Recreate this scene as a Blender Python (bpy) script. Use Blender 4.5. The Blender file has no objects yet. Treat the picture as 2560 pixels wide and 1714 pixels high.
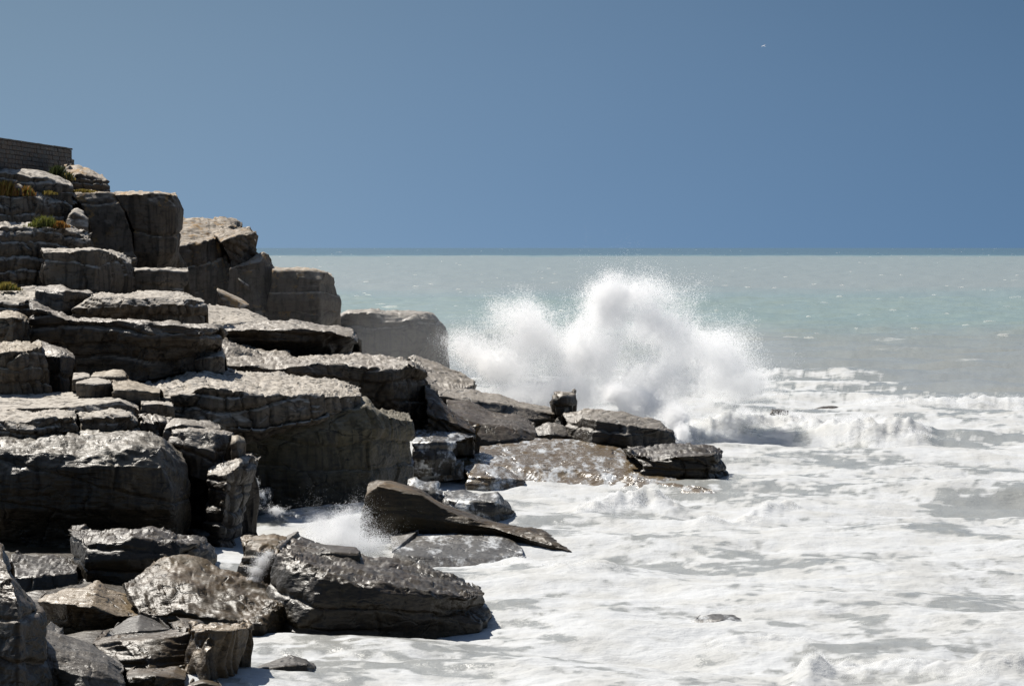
import bpy, math
import numpy as np

# ------------------------------------------------------------------ camera, sky, sun, exposure
SC = bpy.context.scene
COL = SC.collection
R = math.radians
CAM_H = 15.0            # eye height above the sea (m)
FPX = 7600.0            # focal length in pixels of the 2560 px wide photograph
CX, HY = 1280.0, 618.0  # centre column, horizon row

cam = bpy.data.cameras.new('camera')
cam_o = bpy.data.objects.new('camera', cam)
COL.objects.link(cam_o)
cam_o.location = (0, 0, CAM_H)
cam_o.rotation_euler = (R(90), 0, 0)
cam.sensor_width = 36.0
cam.lens = 36.0 * FPX / 2560.0
cam.shift_y = -(857.0 - HY) / 2560.0
cam.clip_start = 1.0
cam.clip_end = 60000.0
SC.camera = cam_o

SUN_AZ, SUN_EL = -34.0, 47.0    # degrees right of the view direction / above the horizon
world = bpy.data.worlds.new('World')
SC.world = world
world.use_nodes = True
wn, wl = world.node_tree.nodes, world.node_tree.links
wn.clear()
w_out = wn.new('ShaderNodeOutputWorld')
sky = wn.new('ShaderNodeTexSky')
sky.sky_type = 'NISHITA'
sky.sun_disc = False
sky.sun_elevation = R(SUN_EL)
sky.sun_rotation = R(SUN_AZ)
sky.air_density = 1.0
sky.dust_density = 0.6
sky.ozone_density = 1.5
bg_sky = wn.new('ShaderNodeBackground')
bg_sky.inputs[1].default_value = 0.05
wl.new(sky.outputs[0], bg_sky.inputs[0])
# rain-cloud bank low over the sea, all round the horizon
wtc = wn.new('ShaderNodeTexCoord')
wsep = wn.new('ShaderNodeSeparateXYZ')
wl.new(wtc.outputs['Generated'], wsep.inputs[0])
wno = wn.new('ShaderNodeTexNoise')
wno.inputs['Scale'].default_value = 3.0
wno.inputs['Detail'].default_value = 3.0
wmp = wn.new('ShaderNodeMapping')
wmp.inputs['Scale'].default_value = (1.0, 1.0, 2.2)
wl.new(wtc.outputs['Generated'], wmp.inputs[0])
wl.new(wmp.outputs[0], wno.inputs[0])
wadd = wn.new('ShaderNodeMath'); wadd.operation = 'MULTIPLY_ADD'
wadd.inputs[1].default_value = 0.10
wl.new(wno.outputs[0], wadd.inputs[0])
wl.new(wsep.outputs[0], wadd.inputs[2])
wmr = wn.new('ShaderNodeMapRange')
wmr.inputs['From Min'].default_value = -0.15
wmr.inputs['From Max'].default_value = 0.27
wl.new(wadd.outputs[0], wmr.inputs[0])
wramp = wn.new('ShaderNodeValToRGB')
wramp.color_ramp.interpolation = 'B_SPLINE'
els = wramp.color_ramp.elements
els[0].position, els[0].color = 0.0, (0.232, 0.345, 0.468, 1)
els[1].position, els[1].color = 1.0, (0.086, 0.172, 0.305, 1)
e = els.new(0.5); e.color = (0.152, 0.262, 0.425, 1)
wl.new(wmr.outputs[0], wramp.inputs[0])
wvg = wn.new('ShaderNodeMapRange')        # the bank is thinnest at the horizon
wvg.inputs['From Min'].default_value = 0.0
wvg.inputs['From Max'].default_value = 0.10
wvg.inputs['To Min'].default_value = 0.80
wvg.inputs['To Max'].default_value = 0.60
wl.new(wsep.outputs[2], wvg.inputs[0])
bg_bank = wn.new('ShaderNodeBackground')
wl.new(wvg.outputs[0], bg_bank.inputs[1])
wl.new(wramp.outputs[0], bg_bank.inputs[0])
wel = wn.new('ShaderNodeMapRange')
wel.interpolation_type = 'SMOOTHSTEP'
wel.inputs['From Min'].default_value = 0.10
wel.inputs['From Max'].default_value = 0.32
wl.new(wsep.outputs[2], wel.inputs[0])
wmix = wn.new('ShaderNodeMixShader')
wl.new(wel.outputs[0], wmix.inputs[0])
wl.new(bg_bank.outputs[0], wmix.inputs[1])
wl.new(bg_sky.outputs[0], wmix.inputs[2])
wl.new(wmix.outputs[0], w_out.inputs[0])

sun = bpy.data.lights.new('sun', 'SUN')
sun.energy = 4.8
sun.angle = R(0.53)
sun.color = (1.0, 0.955, 0.88)
sun_o = bpy.data.objects.new('sun', sun)
COL.objects.link(sun_o)
sun_o.rotation_euler = (R(90 - SUN_EL), 0, R(180 - SUN_AZ))
sun_o.location = (60, 60, 120)

SC.view_settings.view_transform = 'Standard'
SC.view_settings.look = 'None'
SC.view_settings.exposure = 0.42
SC.view_settings.gamma = 1.0
SC.view_settings.use_curve_mapping = False
SC.cycles.use_denoising = True
SC.cycles.max_bounces = 24
SC.cycles.diffuse_bounces = 14
SC.cycles.glossy_bounces = 3
SC.cycles.transmission_bounces = 14
SC.cycles.volume_bounces = 3
SC.cycles.sample_clamp_indirect = 6.0

# ------------------------------------------------------------------ noise
_rs = np.random.RandomState(7)
_PERM = np.tile(_rs.permutation(256), 3).astype(np.int64)
_G = _rs.normal(size=(256, 3))
_G /= np.linalg.norm(_G, axis=1)[:, None]


_PERM = _PERM.astype(np.int32)
_GX, _GY, _GZ = [np.ascontiguousarray(_G[:, k], np.float32) for k in range(3)]


def perlin(p):
    p = np.asarray(p, np.float32)
    out = np.empty(len(p), np.float32)
    for s in range(0, len(p), 16384):
        q = p[s:s + 16384]
        i = np.floor(q)
        f = q - i
        i = i.astype(np.int32) & 255
        x, y, z = f[:, 0], f[:, 1], f[:, 2]
        u = f * f * f * (f * (f * 6 - 15) + 10)
        y0, z0, uz = i[:, 1], i[:, 2], u[:, 2]

        def corner(a, dx, dy):
            b = _PERM[a + y0 + dy] + z0
            h0, h1 = _PERM[b], _PERM[b + 1]
            g = _GX[h0] * (x - dx) + _GY[h0] * (y - dy) + _GZ[h0] * z
            k = _GX[h1] * (x - dx) + _GY[h1] * (y - dy) + _GZ[h1] * (z - 1)
            return g + uz * (k - g)
        x0, x1 = _PERM[i[:, 0]], _PERM[i[:, 0] + 1]
        a, b, c, d = corner(x0, 0, 0), corner(x1, 1, 0), corner(x0, 0, 1), corner(x1, 1, 1)
        a = a + u[:, 0] * (b - a)
        c = c + u[:, 0] * (d - c)
        out[s:s + 16384] = a + u[:, 1] * (c - a)
    return out * 1.5


def fbm(p, octv=4, gain=0.5, lac=2.03):
    s = np.zeros(len(p)); a = 1.0; q = np.array(p, float)
    for k in range(octv):
        s += a * perlin(q + 17.3 * k)
        q = q * lac; a *= gain
    return s


def ridged(p, octv=3, gain=0.5):
    s = np.zeros(len(p)); a = 1.0; q = np.array(p, float)
    for k in range(octv):
        s += a * (1 - np.abs(perlin(q + 9.7 * k)) * 1.6)
        q = q * 2.07; a *= gain
    return s / 1.75


def hsh(*k):
    h = np.zeros(np.broadcast(*k).shape, np.int64)
    for j, a in enumerate(k):
        h = _PERM[(h + np.asarray(a).astype(np.int64) * (1 + 2 * j) + 31 * j) & 255]
    return h / 255.0


def sstep(a, b, x):
    t = np.clip((x - a) / (b - a), 0, 1)
    return t * t * (3 - 2 * t)

# ------------------------------------------------------------------ object helpers


def link(o, parent=None, label=None, cat=None, kind=None, group=None):
    COL.objects.link(o)
    if parent is not None:
        o.parent = parent
    if label: o['label'] = label
    if cat: o['category'] = cat
    if kind: o['kind'] = kind
    if group: o['group'] = group
    return o


def mk_mesh(name, v, f, mat=None, smooth=True):
    v = np.ascontiguousarray(v, np.float32); f = np.ascontiguousarray(f, np.int32)
    me = bpy.data.meshes.new(name)
    n, k = f.shape
    me.vertices.add(len(v)); me.vertices.foreach_set('co', v.ravel())
    me.loops.add(n * k); me.loops.foreach_set('vertex_index', f.ravel())
    me.polygons.add(n)
    me.polygons.foreach_set('loop_start', np.arange(0, n * k, k, dtype=np.int32))
    me.polygons.foreach_set('loop_total', np.full(n, k, np.int32))
    me.polygons.foreach_set('use_smooth', np.full(n, smooth, bool))
    me.update(calc_edges=True)
    if mat: me.materials.append(mat)
    return me


def mesh_obj(name, v, f, mat, smooth=True, **kw):
    return link(bpy.data.objects.new(name, mk_mesh(name, v, f, mat, smooth)), **kw)


def empty(name, loc=(0, 0, 0), **kw):
    o = bpy.data.objects.new(name, None)
    o.location = loc
    o.empty_display_size = 0.3
    return link(o, **kw)


def pix(px, py, d):
    """point on the ray through photo pixel (px, py) at distance d along the view axis"""
    px = np.asarray(px, float); py = np.asarray(py, float); d = np.asarray(d, float)
    return np.stack([(px - CX) / FPX * d, d + 0 * px, CAM_H + (HY - py) / FPX * d], -1)


def sea_d(py):
    """distance at which the ray through row py meets sea level"""
    return CAM_H * FPX / (py - HY)


def grid_faces(nr, nc):
    a = np.arange(nr * nc).reshape(nr, nc)
    return np.stack([a[:-1, :-1], a[:-1, 1:], a[1:, 1:], a[1:, :-1]], -1).reshape(-1, 4)

# ------------------------------------------------------------------ materials


def nmat(name):
    m = bpy.data.materials.new(name)
    m.use_nodes = True
    nt = m.node_tree
    return m, nt.nodes, nt.links, nt.nodes['Principled BSDF']


def noise_n(n, l, vec, scale, detail=4, rough=0.55, mscale=None):
    if mscale is not None:
        mp = n.new('ShaderNodeMapping'); mp.inputs['Scale'].default_value = mscale
        l.new(vec, mp.inputs[0]); vec = mp.outputs[0]
    t = n.new('ShaderNodeTexNoise')
    t.inputs['Scale'].default_value = scale
    t.inputs['Detail'].default_value = detail
    t.inputs['Roughness'].default_value = rough
    l.new(vec, t.inputs['Vector'])
    return t.outputs[0]


def mrange(n, l, s, a, b, c=0.0, d=1.0, smooth=True):
    m = n.new('ShaderNodeMapRange')
    if smooth: m.interpolation_type = 'SMOOTHSTEP'
    for k, v in zip(('From Min', 'From Max', 'To Min', 'To Max'), (a, b, c, d)):
        m.inputs[k].default_value = v
    l.new(s, m.inputs[0])
    return m.outputs[0]


def mixc(n, l, fac, a, b, blend='MIX'):
    m = n.new('ShaderNodeMix'); m.data_type = 'RGBA'; m.blend_type = blend
    for s, v in ((m.inputs[0], fac), (m.inputs[6], a), (m.inputs[7], b)):
        if isinstance(v, (int, float)): s.default_value = v
        elif isinstance(v, tuple): s.default_value = v + (1,) if len(v) == 3 else v
        else: l.new(v, s)
    return m.outputs[2]


def mathn(n, l, op, a, b=None):
    m = n.new('ShaderNodeMath'); m.operation = op
    for s, v in ((m.inputs[0], a), (m.inputs[1], b)):
        if v is None: continue
        if isinstance(v, (int, float)): s.default_value = v
        else: l.new(v, s)
    return m.outputs[0]


def rock_material(name, pale, mid, dark, rough=0.85, lichen=0.0, moss=0.0, streak=0.6, wash=0.0, spec=0.35, tide=True, crack=0.7, bumpy=0.75):
    m, n, l, b = nmat(name)
    geo = n.new('ShaderNodeNewGeometry')
    pos = geo.outputs['Position']
    sepn = n.new('ShaderNodeSeparateXYZ'); l.new(geo.outputs['Normal'], sepn.inputs[0])
    sepp = n.new('ShaderNodeSeparateXYZ'); l.new(pos, sepp.inputs[0])
    n1 = noise_n(n, l, pos, 0.55, 6, 0.6)
    n2 = noise_n(n, l, pos, 2.2, 5, 0.58)
    n3 = noise_n(n, l, pos, 1.0, 5, 0.6, (0.9, 0.9, 5.0))     # bedding
    c = mixc(n, l, mrange(n, l, n1, 0.35, 0.65, 0.0, 0.16), mid, pale)
    c = mixc(n, l, mrange(n, l, n2, 0.50, 0.74, 0, 0.8), c, dark)
    c = mixc(n, l, mrange(n, l, n3, 0.52, 0.68, 0, 0.55), c, dark)
    # sunlit tops painted into the colour: paler where the surface faces up
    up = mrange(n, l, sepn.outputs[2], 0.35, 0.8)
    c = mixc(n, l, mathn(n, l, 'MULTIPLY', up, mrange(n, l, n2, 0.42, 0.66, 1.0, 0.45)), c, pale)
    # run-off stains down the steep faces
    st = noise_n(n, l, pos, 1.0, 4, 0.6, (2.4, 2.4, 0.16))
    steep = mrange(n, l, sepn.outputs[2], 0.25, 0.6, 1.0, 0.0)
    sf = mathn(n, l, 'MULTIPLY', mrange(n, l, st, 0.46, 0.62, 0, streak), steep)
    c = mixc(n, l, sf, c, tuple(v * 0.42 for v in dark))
    # hairline cracks filled with dirt
    wv = n.new('ShaderNodeTexNoise'); wv.inputs['Scale'].default_value = 0.8; wv.inputs['Detail'].default_value = 4
    l.new(pos, wv.inputs['Vector'])
    wa = n.new('ShaderNodeVectorMath'); wa.operation = 'MULTIPLY_ADD'; wa.inputs[1].default_value = (1.3, 1.3, 1.3)
    l.new(wv.outputs['Color'], wa.inputs[0]); l.new(pos, wa.inputs[2])
    vm = n.new('ShaderNodeMapping'); vm.inputs['Scale'].default_value = (0.42, 0.42, 0.95); l.new(wa.outputs[0], vm.inputs[0])
    vo = n.new('ShaderNodeTexVoronoi'); vo.feature = 'DISTANCE_TO_EDGE'; vo.inputs['Scale'].default_value = 1.0
    l.new(vm.outputs[0], vo.inputs['Vector'])
    crk = mrange(n, l, vo.outputs['Distance'], 0.012, 0.05, 1.0, 0.0)
    crk = mathn(n, l, 'MULTIPLY', crk, mrange(n, l, n1, 0.47, 0.60))
    c = mixc(n, l, mathn(n, l, 'MULTIPLY', crk, crack), c, tuple(v * 0.35 for v in dark))
    if moss:
        ns = noise_n(n, l, pos, 0.5, 5, 0.6)
        mf = mrange(n, l, ns, 0.42, 0.60, 0, moss)
        c = mixc(n, l, mf, c, (0.060, 0.045, 0.016))
    if lichen:
        nl = noise_n(n, l, pos, 0.8, 5, 0.7)
        lf = mathn(n, l, 'MULTIPLY', mrange(n, l, nl, 0.53, 0.62, 0, lichen), mrange(n, l, sepn.outputs[2], 0.1, 0.5))
        c = mixc(n, l, lf, c, (0.33, 0.19, 0.06))
    rgh = mrange(n, l, n2, 0.35, 0.7, max(0.12, rough - 0.13), min(1.0, rough + 0.12))
    if tide:      # zone kept wet by the swell: dark, slick, weedy
        tn = mathn(n, l, 'MULTIPLY_ADD', noise_n(n, l, pos, 0.35, 4), 3.0)
        tn.node.inputs[2].default_value = -1.5
        zz = mathn(n, l, 'ADD', sepp.outputs[2], tn)
        wet = mrange(n, l, zz, 1.2, 4.2, 1.0, 0.0)
        c = mixc(n, l, mathn(n, l, 'MULTIPLY', wet, 0.62), c, (0.020, 0.016, 0.010))
        rg = n.new('ShaderNodeMix'); rg.data_type = 'FLOAT'
        l.new(wet, rg.inputs[0]); l.new(rgh, rg.inputs[2]); rg.inputs[3].default_value = 0.46
        rgh = rg.outputs[0]
    if wash:      # sheets of foam running off
        wn_ = noise_n(n, l, pos, 1.0, 6, 0.62, (1.3, 0.30, 1.2))
        w2 = noise_n(n, l, pos, 4.5, 6, 0.68, (1.0, 0.30, 1.0))
        ws = mathn(n, l, 'MULTIPLY_ADD', w2, 0.45); ws.node.inputs[2].default_value = 0.0
        ws = mathn(n, l, 'ADD', ws, wn_)
        wf = mrange(n, l, ws, 0.78 - 0.22 * wash, 1.0 - 0.22 * wash)
        c = mixc(n, l, wf, c, (0.58, 0.59, 0.59))
    l.new(c, b.inputs['Base Color'])
    l.new(rgh, b.inputs['Roughness'])
    b.inputs['Specular IOR Level'].default_value = spec
    mpb = n.new('ShaderNodeMapping'); mpb.inputs['Rotation'].default_value = (0, 0, R(24)); l.new(pos, mpb.inputs[0])
    bn = noise_n(n, l, mpb.outputs[0], 2.0, 5, 0.55, (0.42, 1.7, 2.8))
    bn2 = noise_n(n, l, pos, 9.0, 4, 0.6)
    bs = mathn(n, l, 'MULTIPLY_ADD', bn2, 0.15); l.new(bn, bs.node.inputs[2])
    bc = mathn(n, l, 'MULTIPLY_ADD', crk, -0.8 * crack); l.new(bs, bc.node.inputs[2]); bs = bc
    bump = n.new('ShaderNodeBump')
    bump.inputs['Strength'].default_value = bumpy
    bump.inputs['Distance'].default_value = 0.16
    l.new(bs, bump.inputs['Height'])
    l.new(bump.outputs[0], b.inputs['Normal'])
    return m


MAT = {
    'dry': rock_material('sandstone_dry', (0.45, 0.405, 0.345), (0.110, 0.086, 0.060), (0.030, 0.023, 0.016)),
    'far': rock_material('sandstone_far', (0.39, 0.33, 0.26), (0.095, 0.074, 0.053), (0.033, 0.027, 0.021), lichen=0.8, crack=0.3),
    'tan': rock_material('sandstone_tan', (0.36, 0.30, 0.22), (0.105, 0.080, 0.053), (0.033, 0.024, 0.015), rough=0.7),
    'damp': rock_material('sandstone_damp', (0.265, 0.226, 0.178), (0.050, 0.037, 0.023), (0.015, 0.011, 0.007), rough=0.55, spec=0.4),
    'shade': rock_material('sandstone_shade_stained', (0.165, 0.140, 0.104), (0.046, 0.035, 0.021), (0.014, 0.011, 0.007), rough=0.55, spec=0.4, streak=0.8),  # darker copy of the damp stone: block's shade painted in, plus run-off stains
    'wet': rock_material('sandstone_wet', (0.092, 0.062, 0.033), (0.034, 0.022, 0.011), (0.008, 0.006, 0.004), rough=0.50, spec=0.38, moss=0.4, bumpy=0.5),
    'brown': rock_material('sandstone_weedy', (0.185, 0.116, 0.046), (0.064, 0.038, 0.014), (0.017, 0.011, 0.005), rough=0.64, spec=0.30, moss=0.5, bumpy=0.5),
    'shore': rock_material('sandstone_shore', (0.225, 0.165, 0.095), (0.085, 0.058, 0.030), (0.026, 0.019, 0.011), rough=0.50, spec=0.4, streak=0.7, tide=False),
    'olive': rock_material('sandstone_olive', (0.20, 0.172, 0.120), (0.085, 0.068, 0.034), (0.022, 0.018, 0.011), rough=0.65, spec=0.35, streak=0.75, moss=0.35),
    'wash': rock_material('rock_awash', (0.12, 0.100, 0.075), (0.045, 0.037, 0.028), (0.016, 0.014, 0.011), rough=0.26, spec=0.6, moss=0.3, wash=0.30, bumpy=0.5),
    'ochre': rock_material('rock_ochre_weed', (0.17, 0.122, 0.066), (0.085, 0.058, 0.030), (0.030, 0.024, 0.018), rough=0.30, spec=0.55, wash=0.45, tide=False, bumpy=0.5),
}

# ------------------------------------------------------------------ rocks: lofted from rows, then split into beds and joints
CROPS = {
    1: (0, 320, 3.564), 2: (400, 500, 3.0816), 3: (0, 680, 3.564), 4: (0, 950, 3.267),
    5: (0, 1290, 3.3457), 6: (560, 1150, 2.6022), 7: (980, 850, 2.5457), 0: (0, 0, 1.0),
    8: (1500, 900, 2.2094), 9: (1200, 1100, 1.722),
}


def row_pts(crop, flat):
    ox, oy, s = CROPS[crop]
    a = np.array(flat, float).reshape(-1, 2)
    return np.stack([ox + a[:, 0] / s, oy + a[:, 1] / s], -1)


def resample(P, n):
    seg = np.linalg.norm(np.diff(P, axis=0), axis=1)
    t = np.concatenate([[0], np.cumsum(seg)])
    if t[-1] < 1e-9: return np.repeat(P[:1], n, 0)
    q = np.linspace(0, t[-1], n)
    return np.stack([np.interp(q, t, P[:, k]) for k in range(P.shape[1])], -1)


def grid_normals(P):
    du = np.gradient(P, axis=1); dv = np.gradient(P, axis=0)
    N = np.cross(du, dv)
    return N / (np.linalg.norm(N, axis=2, keepdims=True) + 1e-9)


def smooth_grid(P, it):
    for _ in range(it):
        Q = P.copy()
        Q[1:-1, 1:-1] = 0.4 * P[1:-1, 1:-1] + 0.15 * (P[:-2, 1:-1] + P[2:, 1:-1] + P[1:-1, :-2] + P[1:-1, 2:])
        P = Q
    return P


def rock_relief(V, N, bed=0.7, bamp=0.20, jw=1.6, jamp=0.16, rough=0.15, tilt=(0.05, 0.0), seed=0, rip=0.0, fine=1.0, gw=0.07):
    """displacement (m) that breaks a lofted mass into beds, joints and weathered faces"""
    o = np.array([seed * 3.71, seed * 1.93, seed * 2.57])
    Q = V + o
    warp = fbm(Q * 0.22, 3)
    b = (V[:, 2] + tilt[0] * V[:, 0] + tilt[1] * V[:, 1] + 0.38 * warp + seed * 0.37) / bed
    b = b + 0.55 * perlin(np.stack([b * 0.55, 0 * b + seed, 0 * b], -1))
    i = np.floor(b); f = b - i
    steep = 1 - sstep(0.45, 0.9, np.abs(N[:, 2]))
    # each bed stands out or back, and slowly changes along its length
    along = perlin(np.stack([Q[:, 0] * 0.28 + 7.1 * i, Q[:, 1] * 0.28, 0.37 * i], -1))
    out = (hsh(i, seed) - 0.5) * 1.1 + along * 0.8
    edge = np.minimum(f, 1 - f) * bed
    groove = np.exp(-(edge / gw) ** 2)
    d = steep * bamp * (1.25 * out + 0.18 * (1 - np.abs(2 * f - 1) ** 4) - 1.5 * groove * (0.25 + hsh(i, seed + 5)))
    # upright joints, offset from bed to bed
    q = (V[:, 0] * 0.93 + V[:, 1] * 0.55 + 0.5 * fbm(Q * 0.5, 2) + hsh(i, 3 + seed) * jw * 1.7) / jw
    q = q + 0.35 * perlin(np.stack([q, 0.7 * i, 0 * q + seed], -1))
    j = np.floor(q); g = q - j
    je = np.minimum(g, 1 - g) * jw
    on = hsh(i, j + 1, seed) > 0.35
    d += jamp * ((hsh(i, j, seed) - 0.5) * 1.3 * steep - 1.5 * np.exp(-(je / gw) ** 2) * on * (0.45 + 0.55 * steep))
    # broken corners: chips bounded by flat fracture planes
    ch = fbm(np.stack([Q[:, 0] * 0.55, Q[:, 1] * 0.55, Q[:, 2] * 0.8], -1) + 50, 2)
    d -= 0.9 * rough * np.clip(np.round(ch * 5) / 5 - 0.2, 0, 1) * 1.6
    # weathering
    d += rough * (fbm(Q * 0.7, 4, 0.46) * 0.9 - 0.55 * np.clip(ridged(Q * np.array([1.2, 1.2, 2.2]), 3) - 0.72, 0, 1) * 1.6)
    d += fine * 0.012 * fbm(Q * 4.0, 2, 0.6)
    flat = sstep(0.5, 0.85, N[:, 2])
    d += flat * (0.06 + rip) * (ridged(np.stack([Q[:, 0] * 0.55, Q[:, 1] * 1.3, Q[:, 2] * 1.5], -1), 4, 0.55) - 0.6) * 1.7
    # plates of thin beds left standing on the upper surfaces
    d += flat * 0.09 * np.round(1.6 * fbm(np.stack([Q[:, 0] * 0.35, Q[:, 1] * 0.5, 0 * Q[:, 0]], -1), 3))
    return d


_seed = [0]
NTRI = [0]


def rock(name, label, cat, crop, rows, style='dry', ext=0.8, group=None, back=None, sp=4.0, smooth=1, kind=None, inset=0.12, parent=None, **kw):
    """rows: (flat pixel list, depth) from the foot of the front face up and over to the back of the top"""
    _seed[0] += 1
    W = []
    for flat, dep in rows:
        p = row_pts(crop, flat)
        if isinstance(dep, (int, float)): d = np.full(len(p), float(dep))
        elif len(dep) == len(p): d = np.array(dep, float)
        else: d = np.interp(np.linspace(0, 1, len(p)), np.linspace(0, 1, len(dep)), dep)
        W.append(pix(p[:, 0], p[:, 1], d))
    dm = np.mean(W[0][:, 1])
    s = sp * dm / FPX
    L = max(np.linalg.norm(np.diff(w, axis=0), axis=1).sum() for w in W)
    nu = int(np.clip(L / s, 8, 520))
    S = [resample(w, nu) for w in W]
    H = max(0.4, float(np.mean(S[-1][:, 2] - S[0][:, 2])))
    S.insert(0, S[0] + np.array([0, 0.05, -ext]))
    T = float(np.mean(S[-1][:, 1] - S[1][:, 1]))
    bk = back if back is not None else max(0.6, 0.35 * max(T, 0.4 * H))
    S.append(S[-1] + np.array([0, bk, -0.30 * H - 0.15]))
    S.append(S[-1] + np.array([0, 0.25 * bk, -0.75 * H - ext]))
    blocks = []
    for k in range(len(S) - 1):
        dist = np.linalg.norm(S[k + 1] - S[k], axis=1).max()
        def scr(A): return np.stack([A[:, 0] / A[:, 1], A[:, 2] / A[:, 1]], -1) * FPX
        pxd = np.linalg.norm(scr(S[k + 1]) - scr(S[k]), axis=1).max()
        if k >= len(S) - 3: n = dist / (s * 9)          # rear, never faces the water
        elif k == 0: n = dist / (s * 5)
        else: n = max(pxd / sp * 1.15, dist / (s * 4.5))
        n = int(np.clip(n, 2, 240))
        t = np.linspace(0, 1, n, endpoint=False)[:, None, None]
        blocks.append(S[k][None] * (1 - t) + S[k + 1][None] * t)
    blocks.append(S[-1][None])
    P = np.concatenate(blocks, 0)
    # ends: turn back to the rear plane
    yb = P[-1, :, 1]
    k = int(np.clip((yb.mean() - P[0, :, 1].mean()) / (5 * s), 3, 24))
    t = (np.arange(1, k + 1) / k)[None, :, None]

    def side(c, sg):
        A = P[:, c][:, None, :]
        dy = np.maximum(yb[c] - A[..., 1:2], 0) * t
        X = A[..., 0:1] + A[..., 0:1] / A[..., 1:2] * dy - sg * inset * dy
        return np.concatenate([X, A[..., 1:2] + dy, np.broadcast_to(A[..., 2:3], dy.shape)], -1)
    P = np.concatenate([side(0, -1)[:, ::-1], P, side(-1, 1)], 1)
    P = smooth_grid(P, smooth)
    N = grid_normals(P)
    nr, nc = P.shape[:2]
    V = P.reshape(-1, 3); N = N.reshape(-1, 3)
    amp = float(np.clip(H / 2.2, 0.14, 1.0))
    d = rock_relief(V, N, seed=_seed[0], gw=0.035 + 0.75 * s, **kw) * amp
    V = V + N * d[:, None]
    F = grid_faces(nr, nc)
    NTRI[0] += 2 * len(F)
    org = np.array([V[:, 0].mean(), V[:, 1].min(), V[:, 2].min()])
    if parent is not None:
        return mesh_obj(name, V - np.array(parent.location), F, MAT[style], parent=parent)
    o = mesh_obj(name, V - org, F, MAT[style], label=label, cat=cat, group=group, kind=kind)
    o.location = org
    return o

# ------------------------------------------------------------------ the headland: bedrock under and behind the blocks
GC, GS, GW = 'sandstone blocks of the cliff', 'boulders along the shore', 'rocks awash in the surf'

rock('headland_terrain', 'dark bedrock of the headland showing in the gaps between blocks', None, 0, [
    ([-420, 1720, 100, 1640, 380, 1600, 520, 1600], (118, 124, 128)),
    ([-420, 1480, 200, 1470, 480, 1480, 600, 1420], (140, 142, 150)),
    ([-420, 1300, 200, 1290, 480, 1300, 640, 1300], (158, 160, 166)),
    ([-420, 1080, 200, 1075, 500, 1110, 760, 1120], (172, 174, 180)),
    ([-420, 960, 250, 960, 550, 985, 820, 1000], (186, 188, 192)),
    ([-420, 840, 250, 850, 560, 860, 900, 950], (198, 200, 210)),
    ([-420, 720, 250, 735, 480, 800, 800, 900], (208, 212, 232)),
    ([-420, 600, 150, 600, 330, 720, 470, 840, 760, 910], (218, 222, 232, 252)),
    ([-420, 470, 90, 480, 250, 600, 400, 780, 600, 870], (228, 232, 242, 256)),
    ([-420, 425, 60, 425, 200, 520, 330, 660, 560, 870], (240, 244, 262)),
], 'damp', kind='structure', sp=5.0, bed=1.1, bamp=0.3, rough=0.25)



def build_added_shore():
    """unseen dark land added under and behind the camera to cut bounce light"""
    gx, gy = np.meshgrid(np.linspace(-160, 160, 160), np.linspace(-160, 68, 114))
    P = np.stack([gx.ravel(), gy.ravel(), 0 * gx.ravel()], -1)
    y = P[:, 1]
    z = 13.2 - 0.2 * np.maximum(y, 0) - 0.25 * np.maximum(y - 55, 0) + 0.01 * np.maximum(-y, 0)
    z = z + np.clip(0.9 * fbm(P * 0.08, 4), -3, 0.5) + 0.35 * np.round(1.5 * fbm(P * 0.05 + 3, 2)) - 0.3
    P[:, 2] = z
    mesh_obj('added_shore_terrain', P, grid_faces(114, 160), MAT['damp'], label='unseen dark shore added around the camera to dim the rock fronts', kind='structure')


build_added_shore()  # out of view, added to keep foam and sky light off the rock fronts


def build_bed():
    """low wave-cut platform under the boulders at the left"""
    gx, gy = np.meshgrid(np.linspace(0, 1, 150), np.linspace(86, 168, 200))
    xr = np.interp(gy.ravel(), [86, 100, 112, 118, 126, 140, 152, 160, 168], [-13, -10.6, -9.5, -9.8, -12.5, -14.8, -14.8, -14.4, -15])
    x = -48 + gx.ravel() * (xr + 48)
    P = np.stack([x, gy.ravel(), 0 * x], -1)
    edge = np.clip((xr - x) / 2.0, 0, 1)
    P[:, 2] = -1.3 + 1.45 * edge ** 0.6 + 0.3 * fbm(P * 0.3, 4) * edge
    mesh_obj('platform_terrain', P, grid_faces(200, 150), MAT['wet'], label='dark wet rock platform under the boulders', kind='structure')


build_bed()
# --- top of the cliff
rock('rock_ledge', 'pale ledge of thin beds just below the end of the stone wall', 'rock', 1, [
    ([590, 580, 780, 580, 1005, 585], 226),
    ([620, 470, 720, 440, 870, 470, 985, 530], 226.6),
    ([600, 430, 720, 395, 860, 425, 965, 470], 226.9),
    ([572, 385, 700, 378, 830, 392, 935, 440], 228),
    ([575, 327, 690, 325, 785, 350, 880, 412], 231),
], 'far', group=GC, bed=0.38, bamp=0.22, jw=0.9)
rock('slab_rock', 'long rough slab lit along its top at the foot of the stone wall', 'rock', 1, [
    ([-60, 520, 150, 570, 400, 580, 660, 580], (214, 217.5)),
    ([-60, 412, 130, 408, 380, 440, 640, 512], (214.2, 217.8)),
    ([-60, 380, 65, 368, 170, 352, 380, 376, 560, 440, 640, 490], (217.5, 221)),
], 'dry', group=GC, bed=0.6, rip=0.06)
rock('small_stone', 'small round pale stone half hidden in the cliff top grass', 'stone', 1, [
    ([118, 560, 205, 560], 214), ([112, 530, 160, 520, 210, 535], 214.1), ([125, 500, 165, 490, 200, 510], 214.6)], 'dry',
    ext=0.3, group=GC, bamp=0.04, jamp=0.02, rough=0.06)
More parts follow.
